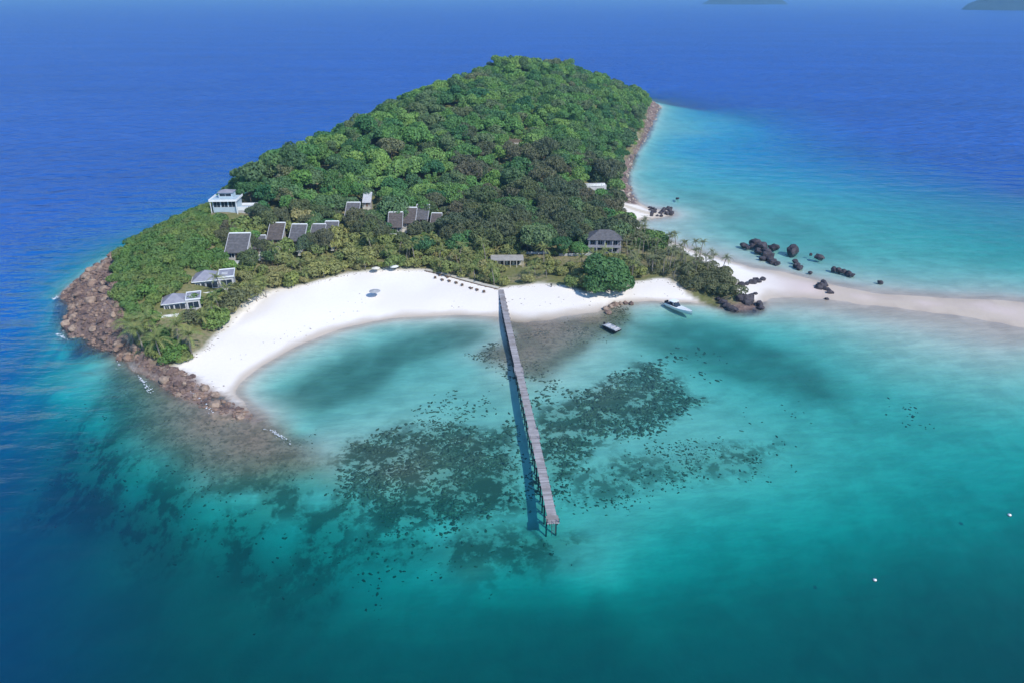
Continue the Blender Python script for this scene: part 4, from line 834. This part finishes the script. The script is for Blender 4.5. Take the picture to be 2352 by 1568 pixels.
# ------------------------------------------------------------------ pier
def pier():
    pts = [Vector(un(px, py, 1.9)) for px, py in ((1150,663),(1165,730),(1179,802),(1192,850),(1207,911),(1226,996),(1245,1080),(1264,1165),(1271,1202))]
    ds = [0]
    for a, b in zip(pts, pts[1:]): ds.append(ds[-1]+(b-a).length)
    TL = ds[-1]
    px_ = np.polyfit(ds, [p.x for p in pts], 3); py_ = np.polyfit(ds, [p.y for p in pts], 3)
    def P(s): return Vector((np.polyval(px_, s), np.polyval(py_, s), 1.9))
    def D(s): return (P(s+.1)-P(s-.1)).normalized()
    o = thing('pier', 'long narrow grey timber pier running from the white beach out over the reef', 'pier', (*P(0)[:2], 0)); O = Vector((*P(0)[:2], 0))
    def width(s):
        w = .95
        for c, hw in ((ds[3], 2.2), (ds[5], 2.2)):
            if abs(s-c) < hw: w = 1.22
        if s > TL-2.6: w = 1.25
        return w
    b = MB(); s = 0.0
    while s < TL:
        p = P(s)-O; t = D(s); nrm = Vector((-t.y, t.x, 0)); w = width(s); dz = random.uniform(-.012, .012); wl_, wr_ = w+random.uniform(-.03, .03), w+random.uniform(-.03, .03); dl = .125
        q = [p+nrm*wl_-t*dl, p-nrm*wr_-t*dl, p-nrm*wr_+t*dl, p+nrm*wl_+t*dl]; up = Vector((0, 0, dz)); dn = Vector((0, 0, -.06))
        b.add([v+up+dn for v in q]+[v+up for v in q], [(0,3,2,1), (4,5,6,7), (0,1,5,4), (1,2,6,5), (2,3,7,6), (3,0,4,7)]); s += .265
    dk = b.build('deck_planks', M_deck, o); dk['kind'] = 'stuff'
    for sg in (-1, 1):
        q = MB(); n_ = 60; ring = []
        for i in range(n_+1):
            s = TL*i/n_; p = P(s)-O; t = D(s); nrm = Vector((-t.y, t.x, 0))*sg; ring.append([p+nrm*.70+Vector((0, 0, -.36)), p+nrm*.84+Vector((0, 0, -.36)), p+nrm*.84+Vector((0, 0, -.07)), p+nrm*.70+Vector((0, 0, -.07))])
        q.add([v for r_ in ring for v in r_], [(4*i+k, 4*i+(k+1) % 4, 4*i+4+(k+1) % 4, 4*i+4+k) for i in range(n_) for k in range(4)]); q.build('stringer', M_pile, o)
    pile = MB().tube([(0, 0, -1), (0, 0, 0)], .17, 8).mesh('pile', M_pile, True)
    cap_ = MB().box(-1.25, -.13, -.64, 1.25, .13, -.37).mesh('cross_beam', M_pile)
    post = MB().box(-.07, -.07, -.3, .07, .07, .95).mesh('post', M_pile)
    k = 0; s = 2.0
    while s < TL:
        p = P(s); t = D(s); nrm = Vector((-t.y, t.x, 0)); ang = math.atan2(t.y, t.x)-math.pi/2
        link('cross_beam', cap_, o, (p.x-O.x, p.y-O.y, 1.9), (0, 0, ang))
        for sg in (-1, 1):
            q = p+nrm*sg*.98; g = float(ground(q.x, q.y))-.8; link('pile', pile, o, (q.x-O.x, q.y-O.y, 1.6), (0, 0, 0), (1, 1, 1.6-g))
        s += 3.2; k += 1
    for c in (ds[3], ds[5], TL-.4):
        for e in (-1.9, 1.9) if c < TL-1 else (0,):
            for sg in (-1, 1):
                p = P(c+e); t = D(c+e); nrm = Vector((-t.y, t.x, 0))*sg*1.15; link('mooring_post', post, o, (p.x+nrm.x-O.x, p.y+nrm.y-O.y, 1.9), (0, 0, 0))
    p = P(TL)+D(TL)*.25; lad = MB()
    for sg in (-1, 1): lad.tube([(sg*.4, 0, 1.0), (sg*.4, -.05, -.2), (sg*.4, -.22, -2.6)], .05, 6)
    for r_ in range(8): lad.tube([(-.4, -.03*r_, -.3*r_-.1), (.4, -.03*r_, -.3*r_-.1)], .03, 6)
    la = lad.build('ladder', M_pile, o); la.location = (p.x-O.x, p.y-O.y, 1.9)
pier()

# ------------------------------------------------------------------ boats, floats, foam, beach furniture
def motor_boat():
    x, y, z = un(1559, 712, 0); o = thing('motor_boat', 'white motor boat with dark seats moored off the right-hand beach', 'boat', (x, y, 0), math.atan2(-.80, .60))
    st = [(-5.2, 1.45, .95, -.35), (-3.5, 1.6, .95, -.45), (-1, 1.65, 1.0, -.5), (1.5, 1.5, 1.1, -.5), (3.5, 1.05, 1.25, -.4), (4.8, .5, 1.4, -.1), (5.6, .04, 1.5, .5)]
    v = []; f = []
    for (X_, w, h, k) in st: v += [(X_, -w, h), (X_, -w*.86, .15), (X_, 0, k), (X_, w*.86, .15), (X_, w, h)]
    for i in range(len(st)-1):
        for j in range(4): f.append((5*i+j, 5*i+j+1, 5*i+6+j, 5*i+5+j))
    f.append((0, 1, 2, 3, 4)); b = MB(); b.add(v, f); b.build('hull', M_boatw, o, True)
    v = []; f = []
    for (X_, w, h, k) in st[2:]: v += [(X_, -w+.04, h+.01), (X_, 0, h+.16), (X_, w-.04, h+.01)]
    for i in range(4):
        for j in range(2): f.append((3*i+j, 3*i+j+1, 3*i+4+j, 3*i+3+j))
    b = MB(); b.add(v, f); b.build('foredeck', M_boatw, o)
    MB().box(-5.1, -1.4, .45, -1.02, 1.4, .55).build('cockpit_floor', M_greyb, o)
    for sg in (-1, 1): MB().box(-5.1, sg*1.42-.12, .56, -1.0, sg*1.42+.12, 1.12).build('coaming', M_boatw, o)
    b = MB(); b.add([(-1.0, -1.3, 1.1), (-1.0, 1.3, 1.1), (-.1, 1.0, 1.1), (-.1, -1.0, 1.1), (-1.5, -1.2, 2.0), (-1.5, 1.2, 2.0), (-1.4, 1.15, 2.05), (-1.4, -1.15, 2.05)], [(3,2,6,7), (0,4,5,1), (4,7,6,5), (0,3,7,4), (1,5,6,2)]); b.build('windscreen', M_glass, o)
    for sg in (-1, 1):
        se = MB().box(-2.6, sg*.75-.4, .56, -1.8, sg*.75+.4, 1.1).build('seat', M_vinyl, o); MB().box(-2.75, sg*.75-.4, 1.1, -2.6, sg*.75+.4, 1.7).build('seat_back', M_vinyl, se)
    MB().box(-4.9, -1.1, .56, -4.2, 1.1, 1.05).build('rear_bench', M_vinyl, o)
    b = MB().box(-3.6, -1.35, 2.45, -1.3, 1.35, 2.55).build('sun_top', M_boatw, o)
    for sx in (-3.4, -1.5):
        for sg in (-1, 1): MB().tube([(sx, sg*1.25, 1.0), (sx, sg*1.2, 2.46)], .035, 6).build('top_strut', M_conc, o)
    for sg in (-.45, .45):
        e = MB().box(-5.9, sg-.22, .5, -5.3, sg+.22, 1.5).build('outboard_motor', M_vinyl, o); MB().box(-5.75, sg-.08, -.5, -5.5, sg+.08, .49).build('motor_leg', M_vinyl, e)
    r_ = MB(); r_.tube([(1.6, -1.4, 1.6), (3.6, -.98, 1.85), (5.4, 0, 2.05), (3.6, .98, 1.85), (1.6, 1.4, 1.6)], .03, 6)
    for (a, c, d_) in ((1.6, 1.4, 1.6), (3.6, .98, 1.85)):
        for sg in (-1, 1): r_.tube([(a, sg*c, 1.1), (a, sg*c, d_)], .025, 5)
    r_.build('bow_rail', M_conc, o)
motor_boat()
def raft():
    x, y, z = un(1406, 757, 0); o = thing('work_barge', 'small grey flat barge floating off the brown rock flat', 'boat', (x, y, 0), math.atan2(-.78, .62))
    v = [(-3.2, -1.2, .75), (-3.2, 1.2, .75), (2.4, 1.2, .75), (3.3, .8, .85), (3.3, -.8, .85), (2.4, -1.2, .75), (-3.0, -1.05, -.25), (-3.0, 1.05, -.25), (2.0, 1.05, -.25), (2.0, -1.05, -.25)]
    b = MB(); b.add(v, [(0,1,7,6), (1,2,8,7), (2,3,8), (3,4,9,8), (4,5,9), (5,0,6,9), (6,7,8,9)]); b.build('hull', M_vinyl, o)
    MB().box(-3.1, -1.15, .62, 2.5, 1.15, .78).build('deck', M_greyb, o)
    for sg in (-1, 1): MB().box(-3.2, sg*1.2-.08, .78, 2.4, sg*1.2+.08, .98).build('gunwale', M_greyb, o)
    for xx in (-1.8, .2, 1.6): MB().box(xx-.2, -1.1, .80, xx+.2, 1.1, 1.08).build('thwart', M_conc, o)
    e = MB().box(-3.75, -.2, .5, -3.25, .2, 1.35).build('outboard_motor', M_vinyl, o)
raft()
M_buoy = plain('white_buoy', (.85, .86, .86), (.78, .79, .8), 1, .4)
def buoy(label, px, py, r):
    x, y, z = un(px, py, 0); o = thing('mooring_buoy', label, 'buoy', (x, y, 0), 0, 'mooring buoys')
    bm = bmesh.new(); bmesh.ops.create_uvsphere(bm, u_segments=14, v_segments=9, radius=r); me = bpy.data.meshes.new('float'); bm.to_mesh(me); bm.free(); me.materials.append(M_buoy); me.shade_smooth()
    link('float', me, o, (0, 0, r*.35)); MB().tube([(0, 0, r*1.2), (0, 0, r*1.75)], .07, 8).build('spindle', M_vinyl, o)
    MB().tube([(math.cos(a)*r*1.03, math.sin(a)*r*1.03, r*.3) for a in [k*math.pi/8 for k in range(17)]], .06, 6).build('band', M_vinyl, o)
buoy('white mooring buoy alone in the deep teal water at lower right', 2009, 1332, .32)
buoy('white mooring buoy close to the right edge of the picture', 2318, 1183, .36)

M_foam = plain('sea_foam', (.72, .74, .77), (.55, .60, .66), 1.2, .9, .1)
def foam():
    co = []; fs = []
    def blob(x, y, rx, ry, a):
        b = len(co); n_ = 7; z = max(.05, float(ground(x, y))+.05)
        co.append((x, y, z+.06))
        for k in range(n_):
            t = 2*math.pi*k/n_; q = random.uniform(.6, 1.2); u, w = math.cos(t)*rx*q, math.sin(t)*ry*q; co.append((x+u*math.cos(a)-w*math.sin(a), y+u*math.sin(a)+w*math.cos(a), z-.02))
        fs.extend((b, b+1+k, b+1+(k+1) % n_) for k in range(n_))
    for (p0, p1, n_, w) in (((270,815),(274,850),20,.7),((322,868),(348,900),34,.9),((300,842),(322,866),18,.5),((458,912),(488,946),36,.8),((432,898),(456,912),16,.5),((628,990),(668,1018),30,.7),((606,985),(628,990),12,.5),((118,690),(135,680),22,1.0),((130,765),(150,780),26,.9),((140,745),(150,760),14,.7),((540,950),(548,955),8,.5),((190,640),(170,650),10,.6)):
        a, b = un(*p0), un(*p1)
        for k in range(n_):
            t = random.random(); sp = w*(.3+t); blob(a[0]+(b[0]-a[0])*t+random.gauss(0, sp*.45), a[1]+(b[1]-a[1])*t+random.gauss(0, sp*.45), random.uniform(.12, .5)*w, random.uniform(.08, .3)*w, math.atan2(b[1]-a[1], b[0]-a[0]))
    me = bpy.data.meshes.new('sea_foam'); me.from_pydata(co, [], fs); me.materials.append(M_foam); me.shade_smooth(); tag(link('sea_foam', me), 'white breaking foam along the left headland and ledge', 'foam', kind='stuff')
foam()

def parasol(label, px, py, canv, r=1.5, h=2.4, group=None):
    x, y, z = hit(px, py); o = thing('beach_parasol', label, 'parasol', (x, y, z), 0, group)
    MB().tube([(0, 0, -.2), (0, 0, h+.25)], .05, 6).build('pole', M_wood, o)
    v = [(0, 0, h+.2)]; f = []
    for k in range(10): a = 2*math.pi*k/10; v.append((math.cos(a)*r, math.sin(a)*r, h-.35))
    for k in range(10): f.append((0, 1+k, 1+(k+1) % 10))
    b = MB(); b.add(v, f); cn = b.build('canopy', canv, o)
    for k in range(10): a = 2*math.pi*k/10; MB().tube([(0, 0, h+.12), (math.cos(a)*r*.96, math.sin(a)*r*.96, h-.37)], .02, 4).build('rib', M_wood, cn)
parasol('lone grey thatched parasol standing on the open white beach', 862, 683, M_canv, 2.0, 2.6)
parasol('cream parasol under the shrubs at the top of the beach, left of the lounger row', 864, 627, M_canvc, 1.6, 2.2, 'cream parasols')
parasol('white parasol at the top of the beach nearest the start of the boardwalk', 906, 623, M_boatw, 1.8, 2.2, 'cream parasols')
def lounger_meshes():
    return (MB().box(-1.0, -.34, .28, .55, .34, .38).mesh('seat', M_wood), MB().box(-.05, -.34, 0, .75, .34, .09).mesh('backrest', M_wood), MB().box(-.04, -.04, 0, .04, .04, .3).mesh('leg', M_wood))
LG = lounger_meshes()
for i, (px, py) in enumerate(((1000,640),(1016,645),(1032,648),(1048,652),(1062,657),(1082,664),(1096,668),(1010,634),(1028,639),(1112,672))):
    x, y, z = hit(px, py); o = thing('sun_lounger', 'dark timber sun lounger in the row along the boardwalk on the beach', 'lounger', (x, y, z), -1.2+random.uniform(-.3, .3), 'sun loungers along the boardwalk', 1.15)
    link('seat', LG[0], o); link('backrest', LG[1], o, (.5, 0, .36), (0, -.75, 0))
    for sx in (-.9, .45):
        for sy in (-.28, .28): link('leg', LG[2], o, (sx, sy, -.02))
def boardwalk():
    a = [hit(*p) for p in ((978,622),(1020,631),(1070,645),(1110,656),(1146,664))]
    o = thing('boardwalk', 'pale timber boardwalk along the top of the beach leading to the pier', 'walkway', a[0]); O = Vector(a[0]); ds = [0]
    for p, q in zip(a, a[1:]): ds.append(ds[-1]+math.dist(p, q))
    b = MB(); s = 0
    while s < ds[-1]:
        k = max(i for i in range(len(ds)-1) if ds[i] <= s); t = (s-ds[k])/(ds[k+1]-ds[k]); p = Vector(a[k]).lerp(Vector(a[k+1]), t); d_ = (Vector(a[k+1])-Vector(a[k])).normalized()
        M_ = Matrix.Translation(p-O+Vector((0, 0, .35))) @ Matrix.Rotation(math.atan2(d_.y, d_.x), 4, 'Z'); b.box(-.14, -.8, 0, .14, .8, .07, 0, M_); s += .32
    dk = b.build('planks', M_cream, o); dk['kind'] = 'stuff'
    for sg in (-1, 1):
        q = MB()
        for p0, p1 in zip(a, a[1:]):
            d_ = (Vector(p1)-Vector(p0)).normalized(); nn_ = Vector((-d_.y, d_.x, 0))*sg*.75; q.tube([Vector(p0)-O+nn_+Vector((0, 0, .1)), Vector(p1)-O+nn_+Vector((0, 0, .1))], .16, 5)
        q.build('bearer', M_wood, o)
boardwalk()
x, y, z = hit(1266, 660); o = thing('beach_post', 'small dark post standing on the white beach right of the pier', 'post', (x, y, z)); MB().tube([(0, 0, -.3), (0, 0, 1.3)], .16, 8).build('shaft', M_pile, o); MB().box(-.35, -.06, .8, .35, .06, 1.35).build('board', M_pile, o)

def wrack():
    co = []; fs = []; x = rng.uniform(-120, 60, 60000); y = rng.uniform(150, 260, 60000); g = ground(x, y); lv = .85+vnoise(x, y, 14, 61)*.5
    m = (np.abs(g-lv) < .05+.5*rng.random(60000)**3) & (rng.random(60000) < .25) & (fieldat(MK['veg'], x, y) < .2) & (fieldat(MK['rock'], x, y) < .2) & (vnoise(x, y, 9, 62) > -.1)
    top = (g > 1.2) & (fieldat(MK['veg'], x, y) < .5) & (segdist(x, y, veg_poly) < 2.2) & (rng.random(60000) < .25) & (fieldat(MK['rock'], x, y) < .2)
    for a, b_ in list(zip(x[m], y[m]))[:80] + list(zip(x[top], y[top]))[:420]:
        r = random.uniform(.06, .28); b = len(co); z = float(ground(a, b_)); t0 = random.uniform(0, 6.28)
        co.append((a, b_, z+.05+r*.25))
        for k in range(5): t = t0+k*1.2566; q = r*random.uniform(.5, 1.4); co.append((a+math.cos(t)*q*1.6, b_+math.sin(t)*q, z-.01))
        fs.extend((b, b+1+k, b+1+(k+1) % 5) for k in range(5))
    me = bpy.data.meshes.new('beach_wrack'); me.from_pydata(co, [], fs); me.materials.append(plain('dry_wrack', (.26, .20, .14), (.13, .10, .07), 3, .9, world=True)); tag(link('beach_wrack', me), 'dry seaweed and leaf litter strewn along the white beach', 'beach litter', kind='stuff')
wrack()

# ------------------------------------------------------------------ far islands and haze
def far_island(nm, label, xa, xb, ybase, hgt, seed):
    a = un(xa, ybase); b = un(xb, ybase); Lx = b[0]-a[0]; cx = (a[0]+b[0])/2; cyy = a[1]+Lx*.35
    n_, m_ = 60, 40; v = []; f = []
    for j in range(m_+1):
        for i in range(n_+1):
            u, w = i/n_*2-1, j/m_*2-1; rr = math.hypot(u, w)
            h = max(0, 1-rr**2.2)**.75; q = mnoise.noise(Vector((u*2.2+seed, w*2.2, seed)))*.5+mnoise.noise(Vector((u*7+seed, w*7, 3)))*.16+mnoise.noise(Vector((u*25+seed, w*25, 7)))*.06
            v.append((cx+u*Lx*.5, cyy+w*Lx*.36, -3+hgt*h*(.85+q)))
    for j in range(m_):
        for i in range(n_): f.append((j*(n_+1)+i, j*(n_+1)+i+1, (j+1)*(n_+1)+i+1, (j+1)*(n_+1)+i))
    me = bpy.data.meshes.new(nm); me.from_pydata(v, [], f); me.materials.append(plain('far_island_forest', (.025, .042, .035), (.018, .03, .028), .02, .9, .1, world=True)); me.shade_smooth()
    o = link(nm, me); o['kind'] = 'structure'; o['label'] = label
far_island('far_island', 'dark wooded island on the horizon right of centre', 1630, 1832, 11, 105, 1.3)
far_island('far_island', 'dark wooded island at the upper right edge of the sea', 2268, 2520, 25, 120, 5.1)

def haze():
    t = NT('air'); t.N.remove(t.out); t.out = t.n('OutputMaterial')
    v = t.n('VolumePrincipled'); v.inputs['Color'].default_value = (.30, .62, 1.0, 1); v.inputs['Density'].default_value = 1.25e-4; v.inputs['Anisotropy'].default_value = .1
    t.L(v.outputs[0], t.out.inputs['Volume'])
    o = MB().box(-27500, -27500, -42, 27500, 28500, 190).build('haze', t.m); tag(o, 'thin blue sea haze over the whole scene', 'haze', kind='stuff')
haze()
